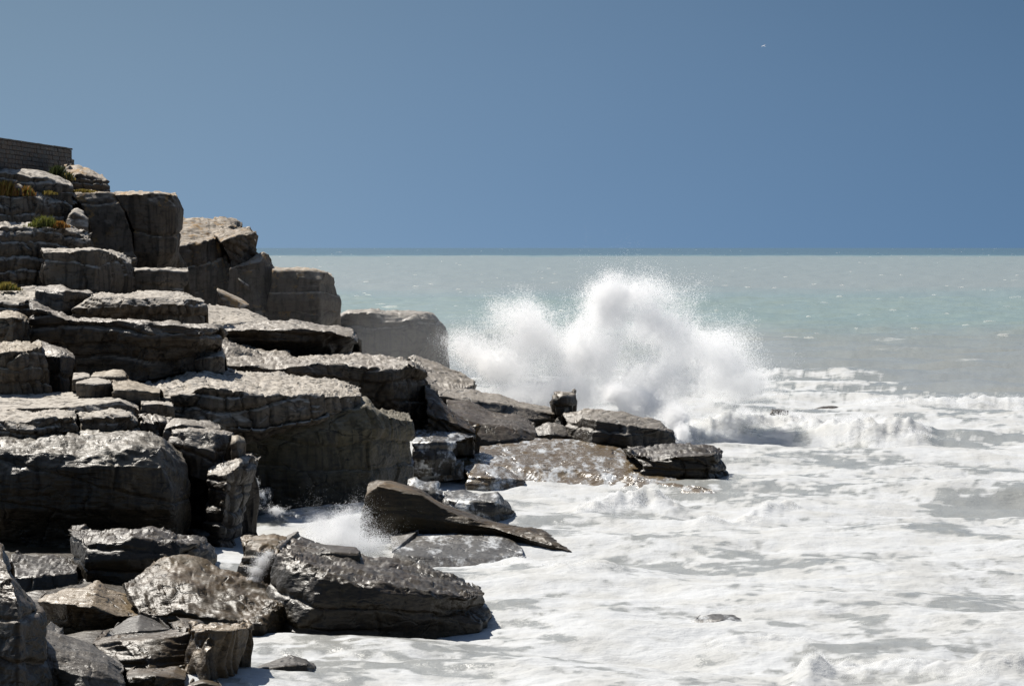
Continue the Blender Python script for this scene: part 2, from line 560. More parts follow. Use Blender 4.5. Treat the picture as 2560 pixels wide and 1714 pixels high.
rock('cliff_block', 'shaded cliff shelf with weathered upright ribs under the orange grass', 'rock', 1, [
    ([-80, 850, 300, 860, 620, 880], (212, 214, 216)),
    ([-80, 600, 150, 622, 300, 612, 430, 650, 560, 655, 640, 700], (213, 215, 217)),
    ([-80, 572, 290, 562, 480, 574, 600, 592, 700, 660], (216, 218, 222)),
], 'dry', group=GC, bed=1.6, bamp=0.15, jw=0.7, jamp=0.16)
rock('tilted_stone', 'pale smooth stone leaning in the notch beside the tall cliff block', 'rock', 1, [
    ([575, 890, 690, 880, 790, 890], 213),
    ([590, 800, 650, 740, 745, 780, 800, 850], 213.6),
    ([640, 722, 690, 705, 750, 740, 790, 800], 216),
], 'dry', group=GC, bamp=0.08, jw=2.5, rough=0.1)
rock('cliff_block', 'striped shelf of the cliff below the green and rust tussock', 'rock', 1, [
    ([-80, 1430, 380, 1430, 850, 1110], (205, 206, 209)),
    ([-80, 1060, 300, 1070, 820, 1075], (205.5, 206, 209.5)),
    ([-80, 860, 210, 890, 480, 905, 560, 900, 800, 975], (206.5, 207, 210)),
    ([-80, 836, 250, 852, 560, 868, 770, 905, 812, 950], (209, 210, 213)),
], 'dry', group=GC, bed=0.85, bamp=0.2, jw=0.7, jamp=0.16)
rock('cliff_block', 'leaning shaded face left of the square cliff corner', 'rock', 1, [
    ([790, 1170, 1230, 1170], 219),
    ([822, 1080, 1010, 1100, 1195, 1095], 219.3),
    ([795, 850, 980, 860, 1165, 855], 219.8),
    ([722, 690, 900, 690, 1075, 690], 220.3),
    ([602, 576, 850, 580, 1010, 590, 1062, 630], 221),
    ([600, 556, 830, 560, 1000, 574, 1060, 585], 226),
], 'far', group=GC, bed=5.0, bamp=0.1, jw=4.2, jamp=0.08, rough=0.09)
rock('cliff_block', 'tall square cliff block with a sharp sunlit right corner', 'rock', 1, [
    ([1120, 1240, 1400, 1240, 1690, 1240], (221, 220, 224)),
    ([1180, 1110, 1420, 1100, 1570, 1100, 1615, 1100], (220, 219, 220, 223)),
    ([1165, 870, 1400, 872, 1575, 872, 1638, 872], (220, 219, 219.5, 223)),
    ([1090, 715, 1400, 710, 1570, 700, 1648, 730], (220, 219, 219.5, 223)),
    ([1020, 588, 1240, 584, 1530, 588, 1590, 600], (220.5, 219.3, 219.6, 222)),
    ([1020, 574, 1200, 560, 1400, 566, 1565, 577], (224, 224, 225)),
], 'far', group=GC, bed=4.5, bamp=0.14, jw=3.6, jamp=0.10, rough=0.10)
rock('rock_block', 'squat dark block with a cracked lit right face, under the leaning cliff face', 'rock', 1, [
    ([350, 1415, 850, 1440, 1205, 1425], (202, 200, 204)),
    ([346, 1235, 850, 1255, 1215, 1345], (202, 200, 204)),
    ([372, 1102, 600, 1094, 845, 1090, 1080, 1138, 1185, 1215], (202.3, 201, 200.5, 203, 204.5)),
    ([372, 1083, 600, 1080, 850, 1074, 1000, 1094, 1090, 1115, 1160, 1170], (205, 206, 206, 207, 208)),
], 'dry', group=GC, bed=2.8, jw=1.3, jamp=0.16, bamp=0.10, rough=0.11)
rock('rock_block', 'neat rounded brown block below the square cliff corner', 'rock', 1, [
    ([1200, 1455, 1440, 1455, 1640, 1450], (204, 203.4, 204)),
    ([1190, 1370, 1440, 1370, 1685, 1360], (204, 203.2, 204.5)),
    ([1187, 1268, 1440, 1264, 1684, 1268], (204.2, 203.5, 204.8)),
    ([1186, 1244, 1440, 1240, 1676, 1245], (206.5, 206.5, 207)),
], 'dry', group=GC, bed=1.7, bamp=0.08, jw=2.5, jamp=0.06, rough=0.09)

# --- the far shoulder of the cliff
rock('cliff_block', 'hazy grey cliff shoulder with ochre lichen on its slanting crest', 'rock', 2, [
    ([40, 860, 340, 850, 700, 900], (250, 250, 254)),
    ([60, 560, 380, 560, 600, 600], (250, 250, 253)),
    ([80, 362, 300, 340, 380, 305, 440, 300, 545, 470], (250.5, 250.5, 251, 252, 254)),
    ([100, 256, 300, 250, 400, 250, 530, 195, 632, 205], (253, 254, 255, 257, 259)),
    ([120, 140, 330, 120, 460, 122, 560, 135, 634, 172], (258, 259, 260, 261)),
], 'far', group=GC, bed=3.0, tilt=(-0.35, 0.0), bamp=0.10, rough=0.10)
rock('tilted_block', 'tilted lichen yellow block capping the hazy cliff shoulder', 'rock', 2, [
    ([535, 480, 640, 470, 770, 420], (251, 251, 253)),
    ([450, 335, 570, 285, 650, 270, 735, 260, 766, 385], (250.6, 250.4, 250.6, 251.5, 253)),
    ([420, 268, 510, 228, 600, 214, 690, 204, 722, 235], (253, 253.5, 254.5, 255.5)),
], 'far', group=GC, bed=0.7, tilt=(0.55, 0.1), bamp=0.14, rip=0.05)
rock('cliff_block', 'smooth hazy face of the far cliff with a small stepped top', 'rock', 2, [
    ([330, 900, 780, 930, 890, 950], (249, 249, 252)),
    ([520, 700, 700, 690, 880, 700], (249.3, 249.3, 252)),
    ([545, 520, 680, 490, 760, 480, 866, 500], (249.6, 249.6, 250, 252.4)),
    ([690, 470, 770, 396, 800, 386, 838, 412, 866, 490], (252, 252, 252.5, 254)),
], 'far', group=GC, bed=3.5, bamp=0.08, jw=3.2, jamp=0.08, rough=0.08)
rock('fallen_slab_rock', 'thin slab leaning against the foot of the hazy cliff face', 'rock', 2, [
    ([455, 745, 500, 800, 660, 850], 245),
    ([432, 690, 560, 760, 690, 806], 245.5),
    ([440, 678, 560, 722, 640, 762, 688, 800], 247),
], 'far', ext=0.3, group=GC, bed=0.35, bamp=0.12, tilt=(0.4, 0))
rock('fallen_slab_rock', 'narrow pale sliver of rock stuck high in the hazy cliff face', 'rock', 2, [
    ([605, 612, 690, 672], 248), ([598, 600, 688, 660], 248.2), ([604, 596, 640, 622, 690, 655], 249)], 'dry', ext=0.2,
    group=GC, bamp=0.04, jamp=0.03, rough=0.05)
nose = empty('cliff_nose', tuple(pix(750, 820, 249)), label='three tiered rounded cliff nose standing over the far sea', cat='rock', group=GC)
rock('lower_tier', None, None, 2, [
    ([790, 960, 1050, 970, 1230, 985, 1300, 965], (250, 249, 248.5, 252)),
    ([800, 900, 1150, 900, 1225, 905, 1375, 900], (250, 248.8, 248.5, 252.6)),
    ([810, 838, 1150, 835, 1222, 812, 1392, 845], (250.2, 249, 248.7, 253)),
    ([815, 826, 1150, 822, 1222, 800, 1385, 832], (254, 254, 254, 256)),
], 'far', parent=nose, bed=3.0, bamp=0.10, jw=4.0, jamp=0.06, rough=0.09)
rock('middle_tier', None, None, 2, [
    ([812, 830, 1150, 828, 1222, 806, 1390, 838], (249.8, 248.6, 248.2, 252.8)),
    ([825, 780, 1150, 775, 1225, 765, 1394, 790], (249.6, 248.4, 248.0, 252.8)),
    ([840, 712, 1150, 708, 1222, 700, 1384, 742], (249.8, 248.7, 248.4, 252.8)),
    ([842, 700, 1150, 696, 1222, 690, 1372, 728], (254, 254, 254, 256)),
], 'far', parent=nose, ext=0.3, bed=3.0, bamp=0.10, jw=4.0, jamp=0.06, rough=0.09)
rock('top_tier', None, None, 2, [
    ([842, 704, 1150, 700, 1222, 694, 1372, 735], (250, 248.9, 248.6, 252.8)),
    ([855, 620, 1150, 615, 1240, 612, 1352, 660], (250.2, 249, 248.8, 252.8)),
    ([864, 536, 1150, 538, 1280, 554, 1335, 600], (250.6, 249.5, 249.8, 252.5)),
    ([864, 514, 1020, 518, 1215, 524, 1300, 552], (254, 255, 256)),
], 'far', parent=nose, ext=0.3, bed=3.0, bamp=0.10, jw=4.0, jamp=0.06, rough=0.09)
rock('cliff_block', 'low blocky point running out to sea behind the great burst of spray', 'rock', 2, [
    ([1250, 1290, 1700, 1290, 2230, 1300], (282, 279, 284)),
    ([1290, 1120, 1700, 1110, 2060, 1110, 2222, 1150], (282, 279, 279, 285)),
    ([1340, 975, 1700, 955, 1950, 930, 2120, 930, 2212, 1030], (282, 279.3, 279.2, 280.5, 285)),
    ([1376, 900, 1450, 866, 1640, 858, 1700, 872, 2080, 868, 2150, 920, 2195, 980], (282.4, 280.6, 280, 280, 281, 283, 285)),
    ([1388, 872, 1450, 842, 1640, 838, 1700, 854, 2080, 850, 2118, 892], (287, 288, 290)),
], 'damp', group=GC, bed=2.6, bamp=0.14, rough=0.10, jamp=0.08, tilt=(-0.03, 0), ext=3.0)

# --- middle shelves
rock('rock_shelf', 'smooth pale shelf at the foot of the hazy cliff faces', 'rock', 2, [
    ([250, 1040, 600, 1010, 880, 1010], (226, 228, 231)),
    ([330, 960, 480, 960, 610, 930, 720, 935, 860, 950], (226.5, 228, 229, 230, 232)),
    ([330, 806, 480, 810, 690, 844, 770, 882, 850, 930], (236, 238, 240, 240, 239)),
], 'dry', group=GC, bed=0.7, bamp=0.1, rough=0.1)
rock('slab_rock', 'broad flat slab with a deeply shaded overhanging front', 'rock', 2, [
    ([440, 1200, 900, 1180, 1100, 1210, 1330, 1210, 1490, 1150], (212, 210, 210.6, 211, 214)),
    ([440, 1090, 900, 1080, 1250, 1090, 1500, 1110], (210, 208, 208.5, 213)),
    ([455, 1006, 680, 1008, 1000, 1000, 1330, 1020, 1480, 1060, 1530, 1100], (209.6, 208, 207.8, 208.4, 212)),
    ([455, 985, 640, 955, 830, 928, 1050, 930, 1240, 962, 1480, 985, 1525, 1050], (217, 221, 223, 223, 221, 219)),
], 'damp', group=GC, bed=0.75, bamp=0.16, rip=0.05)
rock('rock_shelf', 'wet gleaming shelf ending in a dark brown pillar with cracks', 'rock', 2, [
    ([440, 1420, 1200, 1420, 1480, 1640, 1560, 1760, 1820, 1765, 2080, 1760], (196, 196, 198, 199, 198, 201)),
    ([460, 1390, 1200, 1380, 1520, 1520, 1800, 1560, 2040, 1540], (195.6, 195.4, 197, 196.6, 201)),
    ([500, 1345, 1200, 1340, 1540, 1400, 1800, 1400, 2062, 1370], (195.3, 195.2, 196.4, 196, 201)),
    ([515, 1268, 900, 1296, 1170, 1270, 1500, 1282, 1800, 1300, 1960, 1275, 2050, 1330], (195.2, 195.2, 195.6, 196, 196.4, 197, 200)),
    ([510, 1165, 980, 1155, 1020, 1200, 1300, 1190, 1500, 1166, 1850, 1218, 2000, 1258], (206, 208, 207, 208, 209, 207, 205)),
], 'damp', group=GC, bed=1.1, bamp=0.16, jw=1.3, jamp=0.14, rip=0.04)
rock('small_slab_rock', 'loose pale slab lying under the dark layered overhang', 'stone', 2, [
    ([180, 1262, 380, 1285, 505, 1290], (182, 181, 183)),
    ([184, 1236, 380, 1210, 470, 1200, 505, 1220], (182, 181.2, 181.4, 183)),
    ([190, 1226, 350, 1168, 470, 1160, 500, 1190], (184, 185, 185.5, 185)),
], 'dry', ext=0.3, group=GC, bamp=0.06, jamp=0.03)
rock('rock_shelf', 'pale flat shelf at the left under the yellow green cushion plant', 'rock', 3, [
    ([-90, 610, 100, 610, 300, 610], (192, 191, 193)),
    ([-90, 250, 150, 275, 330, 240], (192.3, 191.5, 193)),
    ([-90, 165, 100, 145, 330, 138], (199, 200, 200)),
], 'dry', group=GC, bed=0.55, jw=0.8)
rock('rock_block', 'dark angular block perched on the pale flat shelf', 'rock', 3, [
    ([300, 260, 560, 270, 850, 260], (192, 191, 194)),
    ([306, 160, 580, 165, 700, 180, 835, 195], (192.2, 191.3, 192, 194)),
    ([345, 120, 560, 111, 600, 150, 800, 160], (195, 196, 196, 197)),
], 'damp', group=GC, bamp=0.16)
rock('rock_ledge', 'light thin bedded ledge with toothed notches along its right edge', 'rock', 3, [
    ([600, 440, 1300, 425, 1600, 425, 1855, 425], (190, 187.6, 187.4, 189.5)),
    ([640, 325, 1100, 300, 1330, 300, 1640, 290, 1835, 330], (189.5, 187.2, 187, 187, 189.5)),
    ([800, 215, 1100, 232, 1330, 228, 1640, 238, 1815, 272], (189.6, 187.8, 187.6, 187.6, 189.6)),
    ([860, 200, 1120, 188, 1270, 160, 1640, 174, 1690, 215, 1800, 248], (195, 197, 199, 199, 197, 194)),
], 'dry', group=GC, bed=0.7, bamp=0.2, jw=0.7, jamp=0.2, rip=0.05)
rock('rock_block', 'great dark layered block with a square right corner and glistening patches', 'rock', 3, [
    ([230, 850, 660, 845, 1300, 845, 1620, 780, 1985, 700], (185, 184, 180.5, 180.5, 184)),
    ([240, 640, 660, 640, 1300, 640, 1770, 640, 1970, 650], (184.4, 183.4, 180, 179.6, 183)),
    ([250, 480, 650, 480, 1300, 560, 1800, 560, 1962, 580], (184, 183, 179.6, 179.2, 182.6)),
    ([250, 330, 650, 432, 1200, 445, 1600, 478, 1790, 500, 1955, 515], (184, 183, 180.3, 179.6, 179.6, 182.4)),
    ([280, 250, 680, 425, 1180, 434, 1500, 440, 1880, 468, 1962, 492], (188, 186, 185.5, 185.6, 185.5)),
], 'damp', group=GC, bed=0.8, bamp=0.24, jw=2.0, jamp=0.12)
rock('boulder', 'brown rounded boulder beside the shaded recess in the ledges', 'rock', 3, [
    ([-90, 625, 120, 625, 262, 610], (181, 180, 182)),
    ([-90, 400, 110, 405, 200, 415, 256, 455], (181, 180, 180.5, 182)),
    ([-90, 345, 60, 335, 150, 352, 245, 420], (184, 184.5, 185)),
], 'tan', group=GC, bed=1.4, bamp=0.1, jw=0.9, jamp=0.18)
rock('rock_block', 'yellowish ribbed block with a flat pale top above the shadowed shelf', 'rock', 3, [
    ([-90, 1075, 200, 1065, 470, 1040], (171, 170, 172)),
    ([-90, 900, 160, 900, 440, 900], (170.6, 169.4, 172)),
    ([-90, 735, 100, 712, 210, 700, 375, 675], (170.6, 169.8, 170, 172)),
    ([-90, 622, 60, 618, 180, 610, 374, 652], (174, 175.5, 176)),
], 'tan', group=GC, bed=1.2, bamp=0.12, jw=0.75, jamp=0.24)
rock('rock_block', 'smooth grey block set close behind the yellowish ribbed block', 'rock', 3, [
    ([420, 1045, 540, 1045, 632, 1040], (174, 173, 175)),
    ([395, 880, 540, 880, 655, 860], (174, 173, 175.6)),
    ([384, 745, 540, 738, 664, 770], (174.2, 173.3, 175.8)),
    ([310, 608, 430, 630, 590, 684, 648, 720], (178, 178, 178)),
], 'damp', group=GC, bed=2.2, bamp=0.08, jw=3, jamp=0.05, rough=0.08)
rock('small_stone', 'small pale stone wedged against the smooth grey block', 'stone', 3, [
    ([635, 1010, 720, 1010, 805, 1000], 171.5), ([636, 955, 700, 940, 805, 930], 171.6), ([655, 892, 750, 886, 800, 905], 173.5)],
    'dry', ext=0.3, group=GC, bamp=0.08)
rock('small_stone', 'rough brown stone lying behind the little flat block', 'stone', 3, [
    ([800, 965, 950, 975, 1135, 965], 170.5), ([802, 925, 950, 920, 1130, 930], 170.6), ([840, 890, 1000, 862, 1090, 862, 1130, 905], 172.5)],
    'tan', ext=0.4, group=GC, bamp=0.1, rough=0.2)
rock('small_block', 'little flat topped block resting on the pale shelf', 'stone', 3, [
    ([675, 1058, 810, 1065, 1000, 1065], (167, 166.4, 168)), ([668, 990, 800, 996, 900, 1000, 998, 990], (167, 166.5, 166.6, 168)),
    ([690, 975, 800, 935, 870, 932, 985, 965], (168.5, 170, 170, 169.5))], 'dry', ext=0.3, group=GC, bed=1.0, bamp=0.06, jamp=0.1, jw=0.9)
rock('rubble_ledge', 'low broken ledge of beige rubble between the pale shelf and the great slab', 'rock', 3, [
    ([990, 1100, 1200, 1110, 1430, 1130], (166, 166, 167)), ([1000, 1040, 1200, 1050, 1430, 1080], (166.2, 166, 167)),
    ([1000, 968, 1130, 945, 1250, 985, 1430, 1040], (170, 171, 171, 170))], 'tan', group=GC, bed=0.3, bamp=0.2, jw=0.6, rough=0.22, rip=0.1)

# --- the great slab and its block
rock('great_slab_rock', 'great pale flagstone slab with an undercut broken rim', 'rock', 0, [
    ([335, 1105, 500, 1095, 650, 1100, 800, 1065, 900, 1030], (172, 171.5, 172, 173.5, 176.5)),
    ([360, 1050, 520, 1068, 650, 1076, 800, 1048, 905, 1012], (171, 169.8, 170.2, 172, 176)),
    ([372, 1002, 450, 985, 520, 970, 640, 990, 800, 990, 905, 990], (171.4, 170.6, 170, 170.6, 172.5, 176)),
    ([325, 950, 400, 925, 480, 906, 525, 915, 620, 930, 760, 943, 860, 955, 896, 975], (184, 187, 189, 189, 188, 187, 186, 183)),
], 'dry', group=GC, bed=0.85, bamp=0.30, jw=1.3, jamp=0.22, rip=0.16, rough=0.17, tilt=(-0.06, 0))
rock('great_block', 'massive olive brown block with a smooth face dropping to the inlet', 'rock', 0, [
    ([560, 1310, 760, 1300, 930, 1262, 1032, 1212], (172, 171.6, 174.5, 180)),
    ([560, 1200, 760, 1195, 930, 1180, 1034, 1160], (172, 171.4, 174, 180)),
    ([540, 1110, 700, 1110, 800, 1080, 930, 1070, 1033, 1080], (172.3, 171.8, 172.4, 174.2, 180)),
    ([520, 1082, 660, 1080, 800, 1048, 915, 1015, 940, 1036, 1028, 1052], (172.8, 172.3, 173, 175, 175.4, 180)),
    ([520, 1060, 660, 1050, 800, 1020, 912, 985, 940, 1020, 1022, 1036], (177, 177, 179, 181, 181, 184)),
], 'olive', group=GC, ext=2.0, bed=1.9, bamp=0.14, jw=2.6, jamp=0.10, rough=0.14)

# --- lower left
rock('rock_shelf', 'broad pale shelf partly in the shadow of the yellowish ribbed block', 'rock', 4, [
    ([-80, 290, 500, 270, 850, 260, 1060, 300, 1155, 385], (161, 160.6, 161, 161.6, 164)),
    ([-80, 245, 520, 225, 850, 180, 985, 165, 1060, 200, 1140, 250], (161, 160.8, 161.4, 161.6, 162, 164)),
    ([-80, 92, 170, 86, 480, 94, 880, 104, 1000, 122, 1125, 165], (173, 173, 173, 172, 171, 169)),
], 'dry', group=GC, bed=0.5, bamp=0.16, jw=0.7, jamp=0.18, rip=0.12)
rock('slab_rock', 'thick slab with a notched dark front on the broad pale shelf', 'rock', 4, [
    ([630, 450, 900, 445, 1160, 430], (158, 157.4, 160)),
    ([640, 330, 860, 300, 1060, 300, 1135, 370], (158, 157.4, 157.8, 160)),
    ([640, 290, 860, 272, 1055, 270, 1125, 340], (158.3, 157.8, 158.2, 160)),
    ([600, 250, 860, 214, 1052, 240, 1100, 290], (162, 163.5, 163, 162.5)),
], 'dry', group=GC, bed=0.55, bamp=0.2, jw=0.5, jamp=0.24, rip=0.1)
rock('slab_rock', 'knobbly grey slab with rounded lumps at the left of the notched slab', 'rock', 4, [
    ([-80, 520, 300, 500, 648, 460], (156.4, 155.6, 157.4)),
    ([-80, 400, 300, 420, 640, 390], (156.2, 155.4, 157.4)),
    ([-80, 320, 200, 335, 420, 315, 600, 300, 645, 350], (156.6, 156, 156, 156.4, 157.6)),
    ([-80, 246, 250, 226, 450, 245, 615, 250], (161, 162, 161, 160.5)),
], 'dry', group=GC, bed=0.45, bamp=0.3, jw=0.7, jamp=0.26, rough=0.26, rip=0.14)
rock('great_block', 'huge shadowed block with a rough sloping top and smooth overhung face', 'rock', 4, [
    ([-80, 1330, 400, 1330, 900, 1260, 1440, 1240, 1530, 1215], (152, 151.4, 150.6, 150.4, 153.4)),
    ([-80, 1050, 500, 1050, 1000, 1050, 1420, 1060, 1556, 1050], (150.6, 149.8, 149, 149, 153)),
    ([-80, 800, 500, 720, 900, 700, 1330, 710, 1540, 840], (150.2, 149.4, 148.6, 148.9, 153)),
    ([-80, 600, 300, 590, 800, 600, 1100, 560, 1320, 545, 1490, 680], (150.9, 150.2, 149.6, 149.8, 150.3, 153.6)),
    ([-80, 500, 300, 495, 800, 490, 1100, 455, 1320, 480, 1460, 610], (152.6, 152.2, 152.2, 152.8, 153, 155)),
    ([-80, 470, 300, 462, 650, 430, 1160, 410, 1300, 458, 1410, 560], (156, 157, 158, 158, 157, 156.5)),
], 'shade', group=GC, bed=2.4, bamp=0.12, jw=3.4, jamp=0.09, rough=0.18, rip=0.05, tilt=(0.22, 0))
rock('ribbed_rock', 'pair of upright brown rock ribs behind the huge shadowed block', 'rock', 4, [
    ([1130, 500, 1300, 500, 1420, 480], (160, 159.4, 161)), ([1150, 340, 1300, 340, 1400, 350], (160, 159.4, 161)),
    ([1150, 280, 1250, 262, 1330, 280, 1395, 310], (161, 161.5, 162))], 'damp', group=GC, bed=1.5, jw=0.5, jamp=0.3, bamp=0.08)
rock('rock_ledge', 'small toothed ledge tucked under the rim of the great pale slab', 'rock', 4, [
    ([1140, 260, 1280, 270, 1430, 290], (163, 163, 164)), ([1145, 200, 1300, 190, 1420, 210], (163, 163, 164)),
    ([1150, 168, 1270, 165, 1400, 185], (166, 166, 167))], 'dry', group=GC, bed=0.5, jw=0.5, jamp=0.26)
rock('rock_hump', 'rounded brown hump with a pale grey back beside the ribs', 'rock', 4, [
    ([1310, 520, 1560, 500, 1820, 440], (158.4, 158, 160)), ([1330, 400, 1480, 350, 1640, 370, 1810, 400], (158.6, 158.4, 159, 160.4)),
    ([1370, 330, 1420, 306, 1560, 318, 1720, 325, 1805, 375], (161, 161.5, 162.5, 162))], 'damp', group=GC, bed=1.0, jw=0.9, jamp=0.2)
rock('tilted_slab_rock', 'tilted thick slab with pitted face leaning on the rock column', 'rock', 4, [
    ([1380, 620, 1560, 650, 1745, 710, 1835, 620], (156.4, 155.4, 155, 157.6)),
    ([1370, 520, 1560, 540, 1760, 580, 1870, 500], (156.2, 155.2, 155, 157.4)),
    ([1395, 440, 1540, 412, 1760, 420, 1885, 455], (156.6, 156, 156.2, 157.8)),
    ([1420, 410, 1540, 374, 1700, 380, 1870, 412, 1900, 440], (159, 160, 160, 159.6)),
], 'damp', group=GC, bed=0.75, bamp=0.14, tilt=(0.28, 0), jw=1.4)
rock('small_stone', 'small sunlit upright stone on the shoulder of the rock column', 'stone', 4, [
    ([1888, 615, 1940, 610, 2000, 560], (155.4, 155, 156.4)), ([1880, 520, 1930, 500, 2005, 510], (155.4, 155, 156.4)),
    ([1890, 455, 1940, 444, 1995, 475], (156.4, 156.6, 157))], 'tan', ext=0.3, group=GC, bamp=0.05, jamp=0.04)
rock('pillar_rock', 'dark recessed wall in the cleft behind the tapering column', 'rock', 4, [
    ([1400, 1450, 1600, 1450, 1760, 1400], 160), ([1440, 1000, 1600, 1000, 1760, 1000], 160), ([1440, 600, 1600, 640, 1760, 700], 160.4),
    ([1440, 560, 1600, 600, 1760, 650], 162)], 'wet', group=GC, bed=0.5)
rock('pillar_rock', 'tapering rock column with a broad cracked head standing in the inlet', 'rock', 4, [
    ([1720, 1490, 1800, 1500, 1905, 1480], (154, 153, 155.6)),
    ([1690, 1300, 1800, 1310, 1955, 1260], (153.6, 152.4, 156)),
    ([1682, 1100, 1830, 1090, 2010, 1060], (153.4, 152, 156)),
    ([1688, 900, 1850, 880, 2068, 880], (153.4, 151.8, 156)),
    ([1692, 780, 1850, 760, 1960, 700, 2098, 730], (153.6, 152, 153, 156)),
    ([1700, 730, 1800, 690, 1950, 610, 2045, 610, 2100, 670], (155, 155, 155.6, 156, 157)),
    ([1720, 712, 1800, 670, 1960, 590, 2040, 596, 2085, 640], (157.5, 157.6, 158, 158.4)),
], 'damp', group=GS, ext=1.5, bed=0.8, bamp=0.16, tilt=(0.3, 0), jw=1.1)
rock('dark_slab_rock', 'long black slab with a bright rough top under the huge shadowed block', 'rock', 5, [
    ([610, 590, 720, 620, 1040, 640, 1500, 560, 1810, 430], (139, 134.6, 134, 135, 138)),
    ([598, 330, 720, 380, 1040, 360, 1500, 340, 1790, 350], (138.6, 134.2, 133.6, 134.4, 137.6)),
    ([594, 160, 725, 232, 1040, 184, 1450, 222, 1640, 245, 1775, 310], (138.6, 134.6, 134.2, 135, 135.6, 138)),
    ([600, 128, 780, 106, 950, 100, 1260, 104, 1420, 124, 1480, 165, 1620, 158, 1720, 190, 1785, 280], (142, 141.4, 140.6, 140.4, 140.4, 140, 140, 140, 140.4)),
], 'wet', group=GS, bed=0.9, bamp=0.12, jw=2.4, jamp=0.06, rip=0.1)
rock('flat_stone', 'flat wet stone glinting left of the long black slab', 'rock', 5, [
    ([60, 720, 300, 720, 650, 700], (131, 130.4, 132)), ([80, 505, 300, 512, 640, 462], (131.4, 130.8, 132.6)),
    ([95, 325, 240, 318, 420, 322, 560, 366, 640, 430], (136, 137, 137, 136.4, 135))], 'wet', group=GS, rip=0.12, bamp=0.12)
rock('boulder', 'long tan boulder with a pointed crest and a dark hollow underside', 'rock', 5, [
    ([360, 930, 550, 1000, 720, 1075, 900, 1020, 1110, 920], (120, 119, 118.4, 118.4, 119)),
    ([345, 760, 560, 800, 860, 850, 1100, 880], (119.4, 117.8, 117.4, 118.4)),
    ([322, 716, 560, 735, 760, 755, 980, 830, 1180, 830], (119, 117.4, 117.2, 117.6, 118.4)),
    ([330, 680, 600, 680, 800, 640, 980, 740, 1180, 800], (119.8, 118.8, 119.4, 119.4, 119.6)),
    ([325, 690, 380, 640, 600, 592, 720, 582, 812, 536, 900, 600, 1040, 640, 1160, 720], (121, 121, 121.6, 121.8, 122, 121.8, 121.6, 121.2)),
], 'shore', group=GS, bed=1.5, bamp=0.05, jw=4, jamp=0.04, rough=0.11, rip=0.03)
rock('boulder', 'broad domed brown boulder with creased skin above the white water', 'rock', 5, [
    ([1100, 1010, 1500, 1000, 1900, 1040, 2200, 1040, 2400, 985], (118.4, 117.6, 117, 117, 119)),
    ([1110, 920, 1500, 880, 1900, 930, 2200, 920, 2410, 880], (118.2, 117.2, 116.6, 116.6, 119)),
    ([1160, 825, 1450, 800, 1750, 840, 2050, 850, 2300, 780, 2395, 760], (118.2, 117.4, 117, 117.2, 118, 119.2)),
    ([1060, 640, 1300, 600, 1600, 600, 1900, 640, 2200, 690, 2370, 720], (120.4, 120, 119.8, 119.8, 120, 120.4)),
    ([1030, 590, 1110, 490, 1250, 400, 1400, 336, 1500, 320, 1640, 336, 1800, 400, 2000, 480, 2200, 560, 2345, 660], (123, 123.6, 124, 124.4, 124.6, 124.6, 124.4, 124, 123.4, 122.4)),
], 'brown', group=GS, ext=1.5, bed=1.2, bamp=0.08, jw=2.5, jamp=0.06, rough=0.18, rip=0.10)
rock('rock_rib', 'low glistening rib between the tan boulder and the laminated rock', 'rock', 5, [
    ([880, 1040, 1150, 1020, 1420, 980], (114, 113, 114)), ([900, 1000, 1150, 960, 1420, 940], (114, 113, 114)),
    ([960, 920, 1080, 850, 1180, 816, 1300, 870, 1420, 935], (116, 116.6, 117, 116.6, 116))], 'wet', group=GS, bed=0.6, rip=0.08)
rock('laminated_rock', 'brown rock of thin tilted laminations with wet shining edges', 'rock', 5, [
    ([980, 1330, 1250, 1310, 1600, 1290], (105, 104.4, 105.4)),
    ([880, 1180, 1200, 1170, 1600, 1150], (106, 105, 105.8)),
    ([760, 1062, 1000, 1040, 1300, 1040, 1600, 960], (107.5, 106.4, 106, 106.4)),
    ([880, 1012, 1000, 985, 1300, 968, 1500, 935, 1620, 895], (109.4, 109, 108.6, 108.6, 108.8)),
], 'brown', group=GS, bed=0.26, bamp=0.42, tilt=(-0.12, 0), jw=2.2, jamp=0.06, rip=0.04)
rock('rock_stump', 'pale tan flared stump of rock rising at the edge of the foam', 'rock', 5, [
    ([1500, 1480, 1750, 1480, 1975, 1480], (104, 102.6, 104)),
    ([1530, 1300, 1720, 1290, 1995, 1290], (104.4, 102.6, 104)),
    ([1540, 1140, 1740, 1130, 2050, 1130], (104.6, 102.8, 104.2)),
    ([1590, 960, 1750, 950, 1930, 960, 2110, 930], (104.6, 103.2, 103.2, 104.6)),
    ([1600, 905, 1700, 882, 1800, 876, 1910, 896, 2030, 868, 2100, 905], (106, 105.8, 105.6, 105.4, 105.4, 106)),
], 'shore', group=GS, ext=2.0, bed=3.0, bamp=0.05, jw=0.45, jamp=0.12, rough=0.07, tilt=(0.5, 0))
rock('boulder', 'low brown boulder with a furrowed glossy back in front of the laminated rock', 'rock', 5, [
    ([1020, 1480, 1300, 1480, 1560, 1480], (101.6, 101, 102)), ([1050, 1350, 1300, 1340, 1560, 1370], (101.8, 101.2, 102)),
    ([1060, 1300, 1150, 1262, 1330, 1265, 1480, 1245, 1560, 1300], (103.6, 104, 104, 104, 103.6))], 'brown', group=GS, bed=0.4, tilt=(-0.4, 0), rip=0.05)
rock('boulder', 'tan weedy boulder at the foot of the flared stump', 'rock', 5, [
    ([1550, 1500, 1700, 1500, 1880, 1500], 100.6), ([1560, 1420, 1700, 1390, 1860, 1420], 100.7),
    ([1600, 1395, 1680, 1362, 1780, 1375, 1850, 1410], 101.8)], 'brown', group=GS, bamp=0.08)
